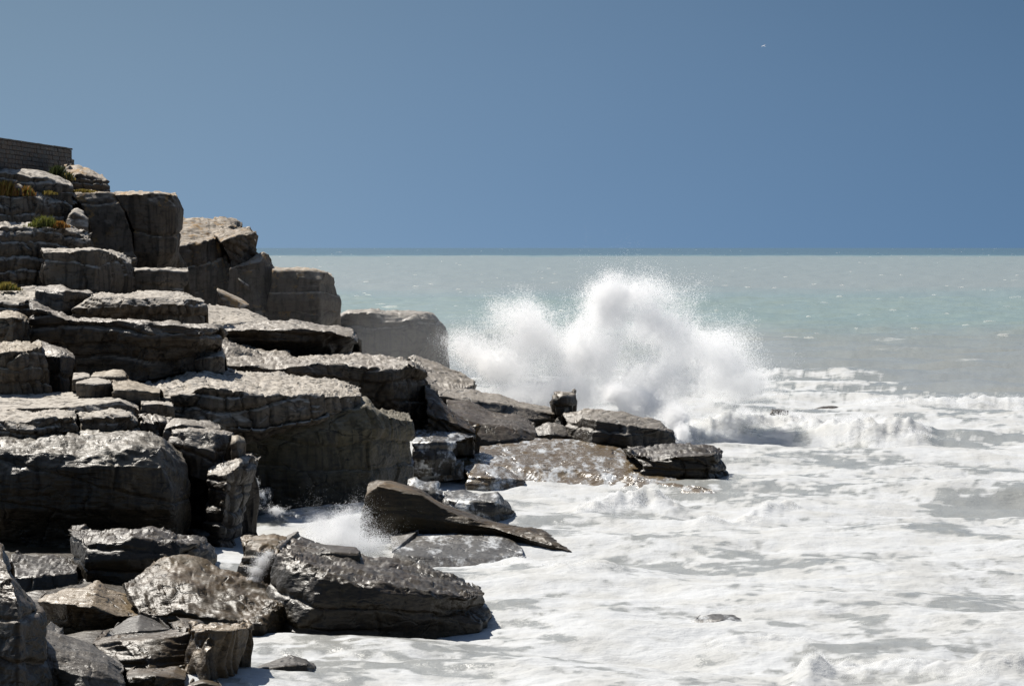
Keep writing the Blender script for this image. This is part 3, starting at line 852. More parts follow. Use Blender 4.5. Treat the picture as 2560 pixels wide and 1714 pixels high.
rock('foreground_rock', 'black foreground rock wall with a curved right flank', 'rock', 5, [
    ([-150, 1500, 150, 1500, 470, 1500], (97, 95.6, 98.6)),
    ([-150, 1150, 150, 1150, 390, 1100], (97, 95.8, 98.8)),
    ([-150, 900, 150, 900, 370, 880], (97.2, 96, 99)),
    ([-150, 700, 150, 720, 345, 790], (97.4, 96.4, 99)),
    ([-150, 560, 120, 580, 230, 640], (97.8, 97.2, 99)),
    ([-150, 400, 60, 430, 112, 470], (98.4, 98.2, 99.4)),
    ([-150, 150, 0, 215, 60, 290, 95, 380], (100.4, 100.6, 100.8, 101)),
], 'wet', group=GS, ext=1.5, bed=1.6, bamp=0.08, jw=3, jamp=0.05, rough=0.14)
rock('rock_slope', 'bluish wet apron of rock sloping down from the black foreground wall', 'rock', 5, [
    ([330, 1520, 700, 1520, 1080, 1520], (99, 98.4, 99.4)),
    ([380, 1250, 700, 1330, 1060, 1400], (99.4, 99, 100)),
    ([380, 1080, 600, 1160, 900, 1230, 1045, 1310], (100.4, 100.4, 100.6, 101)),
    ([365, 930, 440, 952, 600, 1020, 760, 1070, 920, 1165, 1030, 1250], (103, 103.4, 103.4, 103.4, 103.2, 103)),
], 'damp', group=GS, ext=1.0, bed=0.9, bamp=0.1, rough=0.12, tilt=(0.3, 0))

# --- boulders by the inlet
rock('boulder', 'arched brown boulder beside the white gush in the inlet', 'rock', 6, [
    ([95, 790, 200, 800, 330, 800, 480, 790], (126.8, 125.9, 125.9, 127.2)),
    ([110, 640, 220, 610, 340, 600, 480, 640], (126.8, 125.9, 125.9, 127.2)),
    ([118, 545, 230, 540, 360, 550, 480, 600], (127.3, 126.7, 126.7, 127.8)),
    ([108, 515, 200, 485, 330, 466, 430, 484, 480, 530], (130, 131, 131, 130.6, 130)),
], 'brown', group=GS, ext=1.5, bed=0.5, bamp=0.12, tilt=(0.1, 0), rip=0.08)
rock('boulder', 'long dark wedge boulder with a slanting wet top, lapped by foam', 'rock', 6, [
    ([262, 850, 340, 1000, 455, 1145, 800, 1125, 1300, 1096, 1660, 1062, 1745, 1015], (121.4, 119.4, 118, 118, 119.6, 121, 124)),
    ([275, 790, 400, 900, 560, 960, 900, 970, 1350, 980, 1720, 970], (121.4, 119.2, 117.8, 117.8, 119.2, 123.6)),
    ([300, 700, 440, 730, 640, 780, 1000, 860, 1400, 900, 1705, 920], (121.8, 119.6, 118.2, 118.2, 119.4, 123.4)),
    ([352, 572, 500, 655, 700, 726, 850, 772, 1100, 812, 1350, 854, 1590, 906, 1692, 876], (122.4, 120.4, 119, 118.8, 119, 119.6, 120.6, 123.2)),
    ([372, 540, 470, 512, 650, 560, 860, 600, 1090, 640, 1310, 692, 1540, 768, 1675, 850], (126.5, 127.5, 128, 127.6, 127.4, 127, 126, 124.6)),
], 'wet', group=GS, ext=2.0, bed=0.95, bamp=0.12, tilt=(0.14, 0), jw=2.8, jamp=0.08, rip=0.10)
rock('slab_rock', 'thin broken slab lying along the crest of the dark wedge boulder', 'rock', 6, [
    ([520, 640, 700, 640, 885, 620], (124.4, 124, 124.6)), ([510, 590, 700, 596, 880, 605], (124.6, 124.2, 124.8)),
    ([480, 512, 640, 540, 780, 556, 862, 564, 886, 592], (127.6, 127.4, 127, 126.8, 126))], 'wet', ext=0.4, group=GS, bed=0.3, bamp=0.12, rip=0.08)
rock('slab_rock', 'long olive slab dipping into the surf like a ramp', 'rock', 6, [
    ([880, 500, 1100, 500, 1500, 500, 1850, 510, 2100, 570, 2290, 610], (157.4, 156.4, 155.6, 154.6, 152, 151)),
    ([890, 330, 1100, 350, 1390, 390, 1760, 440, 2000, 520, 2260, 590], (157.2, 156, 155.4, 154.4, 152.4, 151)),
    ([918, 236, 1000, 160, 1280, 226, 1390, 292, 1530, 362, 1760, 418, 1950, 468, 2080, 470, 2190, 560], (157.4, 156.6, 156, 155.8, 155.4, 154.8, 154, 153.4, 152)),
    ([940, 152, 1010, 125, 1090, 128, 1280, 188, 1400, 262, 1560, 332, 1770, 398, 1930, 442, 2070, 444, 2135, 486, 2285, 600], (160.5, 161.4, 161.6, 161.4, 161, 160.4, 159.4, 158.4, 157, 155.6, 152.6)),
], 'brown', group=GS, ext=1.5, bed=1.1, bamp=0.12, tilt=(0.10, 0), jw=3.0, jamp=0.06)
rock('wet_rock', 'blue grey streaming rock behind the head of the olive ramp slab', 'rock', 6, [
    ([1180, 300, 1300, 290, 1425, 270], 166), ([1190, 190, 1280, 190, 1420, 230], 166.3),
    ([1195, 120, 1240, 100, 1300, 125, 1380, 122, 1415, 190], 168.5)], 'wash', group=GW, rough=0.16)
rock('boulder', 'black boulder veiled by water running off its crown', 'rock', 6, [
    ([1420, 330, 1600, 350, 1760, 400, 1905, 405], (165, 164, 164, 166)), ([1430, 250, 1600, 270, 1770, 270, 1885, 330], (165.4, 164.4, 164.2, 166)),
    ([1436, 205, 1560, 188, 1660, 212, 1780, 200, 1850, 282, 1898, 372], (168.4, 168.8, 168.6, 168, 167.4, 167))], 'wash', group=GW, ext=1.4, rough=0.16)
rock('flat_rock', 'flat washed ledge with water draining off it in streaks', 'rock', 6, [
    ([1060, 720, 1250, 740, 1500, 720, 1750, 690, 1950, 650], (142.5, 142.6, 143.2, 144.5, 147)),
    ([1090, 600, 1250, 620, 1500, 640, 1750, 640, 1945, 610], (144.4, 144.2, 145, 146, 148)),
    ([1080, 490, 1250, 478, 1390, 474, 1600, 480, 1820, 490, 1890, 530, 1940, 575], (156, 156, 155.6, 155, 154.4, 153, 150.6)),
], 'wash', group=GW, ext=1.2, bed=0.5, bamp=0.08, rough=0.1, rip=0.03)
rock('small_rock', 'small black rock alone in the white foam beside the flared stump', 'rock', 6, [
    ([115, 1425, 300, 1420, 560, 1400, 602, 1362], (106, 105.4, 106, 107)),
    ([130, 1395, 260, 1350, 400, 1335, 550, 1325, 596, 1350], (106.2, 105.8, 105.8, 106.2, 107)),
    ([125, 1375, 280, 1312, 430, 1262, 540, 1290, 596, 1340], (107.4, 108, 108.4, 108.2, 107.8))], 'wet', group=GW, ext=1.0, bed=0.5, rough=0.12)

# --- the reef under the great burst
rock('rock_slope', 'grey sloping rock at the left foot of the great burst of spray', 'rock', 7, [
    ([170, 330, 330, 400, 530, 340], (222, 223, 228)), ([200, 290, 330, 330, 520, 290], (223, 224, 229)),
    ([100, 115, 150, 100, 300, 148, 400, 188, 525, 262], (238, 240, 240, 240, 239))], 'damp', group=GC, ext=1.5, bed=0.6, tilt=(0.3, 0.05), rip=0.06)
rock('rock_ridge', 'low dark ridge of knobbly rock running towards the upright stub', 'rock', 7, [
    ([280, 420, 560, 470, 880, 510, 1045, 515], (219, 219, 220, 222)), ([290, 350, 480, 380, 700, 400, 1035, 470], (219.4, 219.6, 220.4, 222.2)),
    ([290, 305, 510, 305, 570, 328, 680, 338, 800, 385, 1030, 436], (226, 227, 227, 227, 227, 227))], 'damp', group=GW, bed=0.6, bamp=0.24, jw=1.2, jamp=0.2, ext=1.5)
rock('rock_slope', 'smooth brown slab sloping down between the ridge and the ochre reef', 'rock', 7, [
    ([380, 600, 540, 650, 780, 640, 920, 625], (206, 206, 208, 210)), ([350, 480, 560, 530, 800, 560, 925, 590], (208, 209, 210, 211)),
    ([345, 378, 480, 380, 640, 448, 830, 478, 905, 530], (218, 219, 219, 219, 217))], 'wet', group=GW, bed=0.9, tilt=(0.3, 0), rough=0.1)
rock('rock_stub', 'upright square stub of rock poking into the spray', 'rock', 7, [
    ([1030, 510, 1090, 510, 1165, 470], (220, 219.4, 221)), ([1026, 410, 1090, 415, 1170, 400], (220, 219.4, 221)),
    ([1028, 345, 1090, 345, 1170, 340], (220.2, 219.8, 221.2)), ([1034, 326, 1060, 312, 1165, 316], (222.4, 222.6, 223))], 'damp', group=GW, bed=1.2, ext=1.0)
rock('rock_lump', 'jagged little heap of rock before the upright stub', 'rock', 7, [
    ([890, 660, 1030, 660, 1190, 655], (211, 210.4, 212)), ([905, 610, 1000, 590, 1180, 625], (211.2, 210.6, 212)),
    ([905, 565, 1000, 512, 1090, 530, 1175, 598], (213.6, 214, 214, 213.6))], 'damp', group=GW, rough=0.3, jamp=0.2, jw=0.8)
rock('rock_block', 'brown flat topped block at the heart of the reef, water trickling down its face', 'rock', 7, [
    ([1090, 640, 1260, 690, 1560, 715, 1790, 665], (214, 208.6, 208, 211)),
    ([1110, 580, 1275, 590, 1500, 610, 1792, 620], (214, 208.6, 208, 211)),
    ([1115, 540, 1215, 492, 1300, 512, 1460, 532, 1700, 572, 1785, 585], (214, 211, 208.8, 208.6, 209.4, 211.4)),
    ([1085, 475, 1200, 438, 1350, 442, 1500, 458, 1640, 498, 1722, 520, 1740, 560], (218, 219, 218.6, 218, 217.4, 216.6, 215))], 'damp', group=GW, bed=1.3, bamp=0.12, ext=2.0)
rock('rock_block', 'black rugged rock at the seaward end of the reef', 'rock', 7, [
    ([1560, 880, 1880, 930, 2020, 925, 2145, 915], (194, 192.6, 192.6, 196)),
    ([1600, 800, 1850, 820, 2040, 800, 2142, 830], (194, 192.4, 192.2, 196)),
    ([1510, 715, 1660, 770, 1800, 735, 2050, 735, 2110, 745], (196, 193.6, 192.8, 192.6, 196)),
    ([1495, 702, 1590, 680, 1690, 658, 1830, 648, 2050, 664, 2095, 706], (200, 200, 200.4, 200.4, 200, 199))], 'wet', group=GW, ext=2.0, bed=0.7, bamp=0.2)
rock('reef_ledge', 'wide ochre and blue ledge streaming with foam in the middle of the reef', 'rock', 7, [
    ([120, 860, 450, 890, 900, 925, 1300, 930, 1700, 960, 2070, 990], (196, 194, 192, 191, 188.5, 184)),
    ([150, 770, 430, 760, 860, 810, 1250, 840, 1600, 880, 1860, 920, 2060, 975], (198, 197, 195, 194, 191.6, 189, 185)),
    ([370, 660, 640, 640, 900, 622, 1230, 640, 1480, 696, 1640, 780, 1860, 872, 2055, 966], (210, 210.6, 210.6, 209, 206, 201, 194, 186))], 'ochre', group=GW, ext=1.2, bed=0.5, bamp=0.1, rough=0.16, rip=0.08)
rock('boulder', 'rounded ochre weedy boulder in front of the wide streaming ledge', 'rock', 7, [
    ([470, 920, 640, 945, 845, 930], (188.6, 188, 189.4)), ([480, 860, 640, 870, 842, 895], (189, 188.4, 189.8)),
    ([455, 805, 520, 772, 700, 800, 845, 885], (193, 193.4, 193, 191.4))], 'ochre', group=GW, rough=0.2)
rock('rock_root', 'dark root like buttress at the foot of the brown pillar', 'rock', 7, [
    ([200, 640, 350, 640, 530, 630], (196.4, 196, 197)), ([215, 470, 350, 500, 540, 590], (196.6, 196.2, 197.4)),
    ([205, 285, 290, 322, 340, 400, 380, 440, 530, 562], (200, 200, 200, 200, 200))], 'wet', group=GW, ext=1.0, bed=0.7, tilt=(0.6, 0))
rock('wet_rock', 'rock sheeted with blue white water below the brown pillar', 'rock', 7, [
    ([130, 770, 250, 765, 400, 755], (190.6, 190, 191)), ([140, 650, 250, 640, 400, 650], (191, 190.6, 191.6)),
    ([145, 574, 260, 568, 400, 574, 520, 612], (196, 197, 197, 196))], 'wash', group=GW, ext=1.0, rough=0.1)
rock('boulder', 'weedy ochre rock just left of the rounded ochre boulder', 'rock', 7, [
    ([130, 810, 300, 820, 460, 800], 192), ([140, 770, 300, 770, 460, 770], 192.4), ([150, 745, 280, 735, 420, 752, 460, 768], 194.6)],
    'ochre', group=GW, ext=0.8, rough=0.14)
rock('rock_tip', 'far dark rock tip awash beyond the rolling breaker', 'rock', 8, [
    ([1150, 276, 1240, 280, 1350, 282], 281), ([1165, 255, 1240, 255, 1345, 262], 281.4), ([1165, 255, 1230, 234, 1300, 234, 1345, 260], 282.6)],
    'wet', group=GW, ext=1.0)
rock('rock_tip', 'small dark rock tip on the crest of the rolling breaker', 'rock', 8, [
    ([930, 290, 1000, 296, 1055, 290], 268), ([940, 268, 1000, 268, 1048, 276], 268.2), ([950, 252, 1000, 250, 1040, 262], 269.4)],
    'wet', group=GW, ext=1.0)
rock('rock_tip', 'flat dark rock tip washed over far out in the broken water', 'rock', 8, [
    ([1590, 416, 1650, 420, 1705, 416], 241), ([1600, 404, 1650, 404, 1700, 408], 241.2), ([1600, 404, 1650, 393, 1700, 408], 242)],
    'wet', group=GW, ext=1.0)
rock('rock_tip', 'long sleek rock back with water sliding over it in the near foam', 'rock', 9, [
    ([860, 772, 1000, 776, 1185, 776], (121.6, 121, 121.6)), ([930, 742, 1050, 738, 1170, 752], (121.8, 121.4, 122)),
    ([925, 742, 990, 714, 1090, 714, 1166, 752], (122.4, 124.4, 124.2, 122.4))], 'wash', group=GW, ext=1.0, bamp=0.03, jamp=0.0, rough=0.04, smooth=6)
rock('rock_tip', 'little dark rock tip awash between the ramp slab and the sleek rock back', 'rock', 9, [
    ([575, 630, 630, 634, 690, 626], 134.4), ([590, 606, 630, 600, 680, 612], 134.6), ([590, 606, 640, 590, 680, 612], 135.4)],
    'wash', group=GW, ext=0.8, bamp=0.03, jamp=0.0, smooth=5)

for o_ in list(COL.objects):
    if o_.name.startswith('rock_tip'): o_.location.z -= 0.28

# ------------------------------------------------------------------ sea: one sheet from the rocks to the horizon
def sea_material():
    m, n, l, b = nmat('sea_water')
    geo = n.new('ShaderNodeNewGeometry'); pos = geo.outputs['Position']
    sep = n.new('ShaderNodeSeparateXYZ'); l.new(pos, sep.inputs[0])
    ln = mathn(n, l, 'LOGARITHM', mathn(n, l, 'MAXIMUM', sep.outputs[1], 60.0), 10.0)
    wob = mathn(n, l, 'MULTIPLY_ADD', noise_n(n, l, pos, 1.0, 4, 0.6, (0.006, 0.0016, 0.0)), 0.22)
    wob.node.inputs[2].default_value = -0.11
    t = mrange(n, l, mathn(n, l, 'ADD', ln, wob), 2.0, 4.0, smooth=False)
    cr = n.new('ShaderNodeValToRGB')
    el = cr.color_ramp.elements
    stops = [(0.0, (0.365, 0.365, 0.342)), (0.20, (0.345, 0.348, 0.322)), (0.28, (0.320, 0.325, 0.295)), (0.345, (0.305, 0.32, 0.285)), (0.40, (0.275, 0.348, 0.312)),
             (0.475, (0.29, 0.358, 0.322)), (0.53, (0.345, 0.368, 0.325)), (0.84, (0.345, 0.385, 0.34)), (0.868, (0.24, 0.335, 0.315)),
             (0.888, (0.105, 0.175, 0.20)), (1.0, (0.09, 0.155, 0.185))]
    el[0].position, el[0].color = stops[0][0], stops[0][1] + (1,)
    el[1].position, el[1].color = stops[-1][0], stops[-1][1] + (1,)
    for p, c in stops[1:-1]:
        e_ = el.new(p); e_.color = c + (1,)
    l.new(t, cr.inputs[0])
    at = n.new('ShaderNodeAttribute'); at.attribute_name = 'foam'
    wv = n.new('ShaderNodeTexNoise'); wv.inputs['Scale'].default_value = 0.35; wv.inputs['Detail'].default_value = 4
    l.new(pos, wv.inputs['Vector'])
    wa = n.new('ShaderNodeVectorMath'); wa.operation = 'MULTIPLY_ADD'; wa.inputs[1].default_value = (2.6, 2.6, 0)
    l.new(wv.outputs['Color'], wa.inputs[0]); l.new(pos, wa.inputs[2])

    def web(scale, width):
        mp = n.new('ShaderNodeMapping'); mp.inputs['Scale'].default_value = scale; l.new(wa.outputs[0], mp.inputs[0])
        vo = n.new('ShaderNodeTexVoronoi'); vo.feature = 'DISTANCE_TO_EDGE'; vo.voronoi_dimensions = '2D'; vo.inputs['Scale'].default_value = 1.0
        l.new(mp.outputs[0], vo.inputs['Vector'])
        return mrange(n, l, vo.outputs['Distance'], 0.0, width, 1.0, 0.0)
    streak = noise_n(n, l, wa.outputs[0], 1.0, 7, 0.68, (0.30, 0.62, 1.0))
    lace = mathn(n, l, 'MAXIMUM', web((0.30, 0.55, 1), 0.30), mathn(n, l, 'MULTIPLY', web((0.85, 1.5, 1), 0.35), 0.8))
    mixn = mathn(n, l, 'MULTIPLY_ADD', streak, 1.5); mixn.node.inputs[2].default_value = -0.75
    lc = mathn(n, l, 'MULTIPLY_ADD', lace, 0.42); lc.node.inputs[2].default_value = -0.20
    tot = mathn(n, l, 'ADD', mathn(n, l, 'ADD', mixn, lc), at.outputs['Fac'])
    fm = mrange(n, l, tot, 0.10, 1.05)
    gate = mrange(n, l, at.outputs['Fac'], 0.02, 0.2)
    fm = mathn(n, l, 'MULTIPLY', fm, gate)
    # thick foam is white, foam with silt in it a little greyer
    thin = mixc(n, l, mrange(n, l, noise_n(n, l, pos, 0.25, 4, 0.6), 0.40, 0.64), (0.555, 0.565, 0.57), (0.50, 0.50, 0.485))
    c = mixc(n, l, fm, cr.outputs[0], thin)
    l.new(c, b.inputs['Base Color'])
    rg = n.new('ShaderNodeMix'); rg.data_type = 'FLOAT'
    l.new(fm, rg.inputs[0]); rg.inputs[2].default_value = 0.22; rg.inputs[3].default_value = 0.75
    l.new(rg.outputs[0], b.inputs['Roughness'])
    b.inputs['IOR'].default_value = 1.33
    b1 = noise_n(n, l, pos, 1.0, 6, 0.6, (0.35, 0.16, 1.0))
    b2 = noise_n(n, l, pos, 2.0, 6, 0.66, (0.7, 1.2, 1.0))
    bs = mathn(n, l, 'MULTIPLY_ADD', b2, 0.55); l.new(b1, bs.node.inputs[2])
    bp = n.new('ShaderNodeBump')
    bp.inputs['Strength'].default_value = 0.6
    bp.inputs['Distance'].default_value = 0.30
    l.new(bs, bp.inputs['Height'])
    l.new(bp.outputs[0], b.inputs['Normal'])
    return m


def poly_y(pts, x):
    a = np.array(pts, float)
    return np.interp(x, a[:, 0], a[:, 1])


BREAKERS = [   # crest line in photo pixels on the water, height (m), half width seaward / shoreward (m)
    ([(1640, 1100), (1767, 1092), (1844, 1082), (1920, 1072), (2000, 1075), (2090, 1092), (2190, 1100), (2330, 1096)], 1.45, 5.0, 6.0),
    ([(1440, 1275), (1540, 1262), (1620, 1256), (1700, 1268)], 1.15, 3.0, 4.0),
    ([(1740, 1312), (1830, 1300), (1920, 1280), (2000, 1268)], 0.65, 2.0, 3.0),
    ([(1980, 1690), (2120, 1668), (2300, 1676), (2450, 1690), (2600, 1680)], 0.75, 1.8, 2.4),
    ([(1250, 1400), (1420, 1440), (1560, 1436)], 0.45, 2.0, 2.0),
    ([(1760, 1600), (1900, 1590), (2060, 1606)], 0.35, 1.6, 2.0),
    ([(2150, 1000), (2300, 1010), (2600, 1012)], 0.8, 6.0, 7.0),
]


def sea_height(x, y, foam_zone, want_crest=False):
    P = np.stack([x, y, 0 * x], -1)
    ph = 1.4 * fbm(P * 0.02, 2)
    fade = np.clip(900 / y, 0, 1)
    h = 0.40 * np.sin((0.35 * x + y) * 2 * np.pi / 31 + 2 * ph) + 0.15 * np.sin((0.8 * x + y) * 2 * np.pi / 17 + 3 * ph)
    h = h * (1 - 0.5 * foam_zone)
    h = h + (0.58 - 0.2 * foam_zone) * fbm(P * np.array([0.09, 0.14, 1]), 5, 0.5) * fade
    h = h + foam_zone * (0.26 * (ridged(P * np.array([0.11, 0.24, 1]) + 4.4, 4, 0.5) - 0.55) + 0.07 * fbm(P * np.array([0.8, 1.2, 1]), 3, 0.55))
    px = CX + x / y * FPX
    crest = 0 * x
    for pts, H, ws, wsh in BREAKERS:
        yc = sea_d(poly_y(pts, px))
        inx = sstep(pts[0][0] - 40, pts[0][0] + 60, px) * (1 - sstep(pts[-1][0] - 60, pts[-1][0] + 40, px))
        w = 1.2 * fbm(P * 0.18 + H, 2)
        t = y - yc - w
        prof = np.where(t > 0, np.exp(-(t / ws) ** 2), np.exp(-(np.abs(t) / wsh) ** 1.6))
        lump = 0.75 + 0.5 * fbm(P * 0.45 + 3.3, 4, 0.6)
        h = h + H * prof * inx * lump
        crest = np.maximum(crest, prof * inx)
    return (h, crest) if want_crest else h


def foam_zone_of(x, y):
    px = CX + x / y * FPX
    py = HY + CAM_H * FPX / y
    P = np.stack([x, y, 0 * x], -1)
    yf = poly_y([(-2000, 930), (900, 930), (1500, 920), (1900, 908), (2080, 905), (2200, 925), (2350, 968), (2600, 985), (4500, 1000)], px)
    e = py - yf + 14 * fbm(P * 0.03, 3)
    z = 0.74 * sstep(-6, 80, e) * (1 - 0.8 * sstep(1790, 2200, py))
    for cx_, cy_, rx, ry, k in [(2480, 1250, 230, 26, 0.75), (2420, 1092, 240, 12, 0.6), (2250, 1000, 160, 10, 0.45), (1480, 1432, 150, 16, 0.45), (1360, 1500, 110, 16, 0.45),
                                (2080, 1310, 140, 10, 0.35), (1850, 1405, 220, 10, 0.35), (1760, 1620, 120, 22, 0.35), (1990, 1400, 160, 14, 0.35), (1570, 1625, 60, 16, 0.35)]:
        z = z - k * np.exp(-((px - cx_) / rx) ** 2 - ((py - cy_) / ry) ** 2)
    return np.clip(z, 0, 0.95)


def build_sea():
    px = np.concatenate([np.linspace(-3000, -60, 50), np.arange(-50, 2610, 4.8), np.linspace(2620, 5600, 50)])
    py = np.concatenate([1760 + np.geomspace(9000, 20, 24), np.arange(1775, 1012, -2.8), HY + CAM_H * FPX / np.arange(290, 900, 3.4), HY + CAM_H * FPX / np.geomspace(905, 28500, 110), 618 + np.geomspace(3.9, 1.2, 8)])
    Y = sea_d(py)
    X = (px[None, :] - CX) / FPX * Y[:, None]
    Yg = np.repeat(Y[:, None], len(px), 1)
    x, y = X.ravel(), Yg.ravel()
    z = foam_zone_of(x, y)
    h, crest = sea_height(x, y, z, True)
    P = np.stack([x, y, 0 * x], -1)
    wv = np.stack([fbm(P * 0.09 + 2, 3), fbm(P * 0.09 + 31, 3), 0 * x], -1) * 2.6
    Q = (P + wv) * np.array([1, 0.8, 1])
    pat = 0.9 * ridged(Q * 0.24, 4, 0.62) + 0.55 * fbm(Q * 0.11 + 5, 3) + 0.30 * fbm(P * 0.9, 3, 0.6)
    samp = np.sort(pat[::37])
    rank = np.searchsorted(samp, pat) / len(samp)
    dens = np.clip(z + 0.12 * fbm(P * 0.05, 2) * (z > 0.02), 0, 1)
    foam = sstep(-0.30, 0.30, rank - (1 - dens)) * sstep(0.01, 0.12, z)
    # drifting foam lines beyond the surf
    lines = ridged(np.stack([x * 0.012, y * 0.035, 0 * x], -1) + 3, 3)
    far = (1 - sstep(430, 640, y)) * sstep(0.88, 0.98, lines) * 0.55
    foam = np.maximum(foam, far * (px[None, :].repeat(len(py), 0).ravel() > 1300))
    xr = np.interp(y, [86, 100, 112, 118, 126, 140, 152, 160, 168], [-13, -10.6, -9.5, -9.8, -12.5, -14.8, -14.8, -14.4, -15])
    h = h - 2.5 * sstep(1.0, 2.2, xr - x) * sstep(84, 88, y) * (1 - sstep(162, 168, y))   # rock platform, no water
    foam = np.maximum(foam, sstep(0.15, 0.6, crest) * (z > 0.05))
    V = np.stack([x, y, h], -1)
    F = grid_faces(len(py), len(px))
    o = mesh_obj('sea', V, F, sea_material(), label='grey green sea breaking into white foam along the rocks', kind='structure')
    a = o.data.attributes.new('foam', 'FLOAT', 'POINT')
    a.data.foreach_set('value', foam.astype(np.float32))
    NTRI[0] += 2 * len(F)


build_sea()

# ------------------------------------------------------------------ spray and froth: clouds of water drops
RNG = np.random.RandomState(11)


def spray_material():
    m, n, l, b = nmat('water_spray')
    n.remove(b)
    d = n.new('ShaderNodeBsdfDiffuse'); d.inputs[0].default_value = (0.985, 0.985, 0.985, 1)
    t = n.new('ShaderNodeBsdfTranslucent'); t.inputs[0].default_value = (0.985, 0.985, 0.985, 1)
    mx = n.new('ShaderNodeMixShader'); mx.inputs[0].default_value = 0.72
    l.new(d.outputs[0], mx.inputs[1]); l.new(t.outputs[0], mx.inputs[2])
    l.new(mx.outputs[0], n['Material Output'].inputs[0])
    return m


M_SPRAY = spray_material()
TET = np.array([[1, 1, 1], [1, -1, -1], [-1, 1, -1], [-1, -1, 1]]) / math.sqrt(3)
TETF = np.array([[0, 1, 2], [0, 3, 1], [0, 2, 3], [1, 3, 2]])


def drops(name, P, rad, label, stretch=None, cat=None):
    n = len(P)
    q = RNG.normal(size=(n, 4)); q /= np.linalg.norm(q, axis=1)[:, None]
    w, x, y, z = q.T
    Rm = np.stack([1 - 2 * (y * y + z * z), 2 * (x * y - z * w), 2 * (x * z + y * w), 2 * (x * y + z * w), 1 - 2 * (x * x + z * z), 2 * (y * z - x * w),
                   2 * (x * z - y * w), 2 * (y * z + x * w), 1 - 2 * (x * x + y * y)], -1).reshape(n, 3, 3)
    T = np.einsum('nij,kj->nki', Rm, TET) * rad[:, None, None]
    if stretch is not None:
        T = T + np.einsum('nki,ni->nk', T, stretch)[..., None] * stretch[:, None, :] * 2.0
    V = (P[:, None, :] + T).reshape(-1, 3)
    F = (np.arange(n)[:, None, None] * 4 + TETF[None]).reshape(-1, 3)
    org = np.array([P[:, 0].mean(), P[:, 1].mean(), P[:, 2].min()])
    o = mesh_obj(name, V - org, F, M_SPRAY, False, label=label, kind='stuff')
    o.location = org
    NTRI[0] += len(F)
    return o


def blob_arrays(blobs):
    C = pix([b[0] for b in blobs], [b[1] for b in blobs], [b[2] for b in blobs])
    Rr = np.array([[b[3] / FPX * b[2], b[5], b[4] / FPX * b[2]] for b in blobs])
    W = np.array([b[6] for b in blobs])
    return C, Rr, W


def puff(p, centre, fscale, seed):
    """uneven density: billows, plus streaks running out from where the water hit"""
    q = p - centre
    rad = np.linalg.norm(q, axis=1)
    u = q / (rad[:, None] + 1e-6)
    return 0.6 * fbm(p * fscale + seed, 4, 0.62) + 0.5 * fbm(np.stack([u[:, 0] * 5, u[:, 1] * 5, u[:, 2] * 5], -1) + rad[:, None] * 0.09 + seed, 3, 0.6)


def cloud(blobs, n, fscale=0.5, thr=0.0, seed=0, r0=0.02, r1=0.05, centre=None, zmin=-0.2, spread=0.8):
    C, Rr, W = blob_arrays(blobs)
    vol = Rr.prod(1) ** (2 / 3) * W
    if centre is None: centre = C.mean(0) - np.array([0, 0, Rr[:, 2].mean()])
    out = []; got = 0
    while got < n:
        m = 80000
        k = RNG.choice(len(blobs), m, p=vol / vol.sum())
        u = RNG.normal(size=(m, 3)); u /= np.linalg.norm(u, axis=1)[:, None]
        r = RNG.rand(m) ** 0.45 * (0.55 + spread * RNG.rand(m) ** 1.6)
        p = C[k] + u * r[:, None] * Rr[k]
        f = puff(p, centre, fscale, seed)
        keep = (f + 0.75 * (0.72 - r) + 0.10 * RNG.normal(size=m) > thr) & (p[:, 2] > zmin)
        out.append(p[keep]); got += keep.sum()
    P = np.concatenate(out)[:n]
    return P, r0 + (r1 - r0) * RNG.rand(n) ** 2


def fingers(blobs, m, k, L, centre, r0=0.015, r1=0.04, up=0.55):
    """ballistic threads of drops thrown outwards from the skin of the cloud"""
    C, Rr, W = blob_arrays(blobs)
    c0 = np.array(centre)
    out = []; rad = []
    while len(out) < m:
        i = RNG.randint(len(blobs))
        u = RNG.normal(size=3); u[2] = abs(u[2]) * 1.3; u /= np.linalg.norm(u)
        b = C[i] + u * Rr[i] * RNG.uniform(0.6, 1.0)
        if (np.linalg.norm((b - C) / Rr, axis=1) < 0.58).any(): continue
        if fbm(b[None] * 0.6, 2)[0] < 0.02: continue
        v = b - c0; v /= np.linalg.norm(v)
        v = v + np.array([0, 0, up]) + RNG.normal(size=3) * 0.22
        v /= np.linalg.norm(v)
        ln = L * RNG.exponential()
        t = RNG.rand(k) ** 1.5
        p = b + v * (t * ln)[:, None] + RNG.normal(size=(k, 3)) * (0.05 + 0.16 * t)[:, None] - np.array([0, 0, 1]) * (0.25 * ln * t * t)[:, None]
        out.append(p); rad.append(r0 + (r1 - r0) * (1 - t) * RNG.rand(k))
    return np.concatenate(out), np.concatenate(rad)


BURST = [  # photo column, row, distance, half width px, half height px, half depth m, weight
    (1530, 775, 238, 105, 95, 4.0, 1.2), (1548, 738, 238, 88, 56, 3.2, 0.9), (1640, 810, 239, 120, 92, 4.0, 1.0), (1715, 880, 240, 110, 110, 4.0, 0.65),
    (1640, 960, 238, 140, 95, 4.5, 1.1), (1465, 890, 238, 130, 140, 4.5, 1.2), (1335, 845, 241, 105, 88, 4.0, 0.95), (1260, 915, 243, 120, 80, 4.0, 1.0),
    (1195, 890, 245, 66, 50, 3.0, 0.5), (1410, 990, 238, 170, 60, 4.0, 1.3), (1590, 1010, 232, 90, 55, 3.0, 1.8), (1540, 985, 231, 60, 45, 2.4, 1.6),
    (1690, 1045, 228, 45, 48, 2.4, 1.6), (1705, 1085, 224, 28, 30, 1.8, 1.4), (1290, 990, 240, 110, 45, 3.0, 1.0),
]
c0 = pix(1470, 1120, 238)
Pa, ra = cloud(BURST, 110000, seed=3, r0=0.010, r1=0.040, centre=c0)
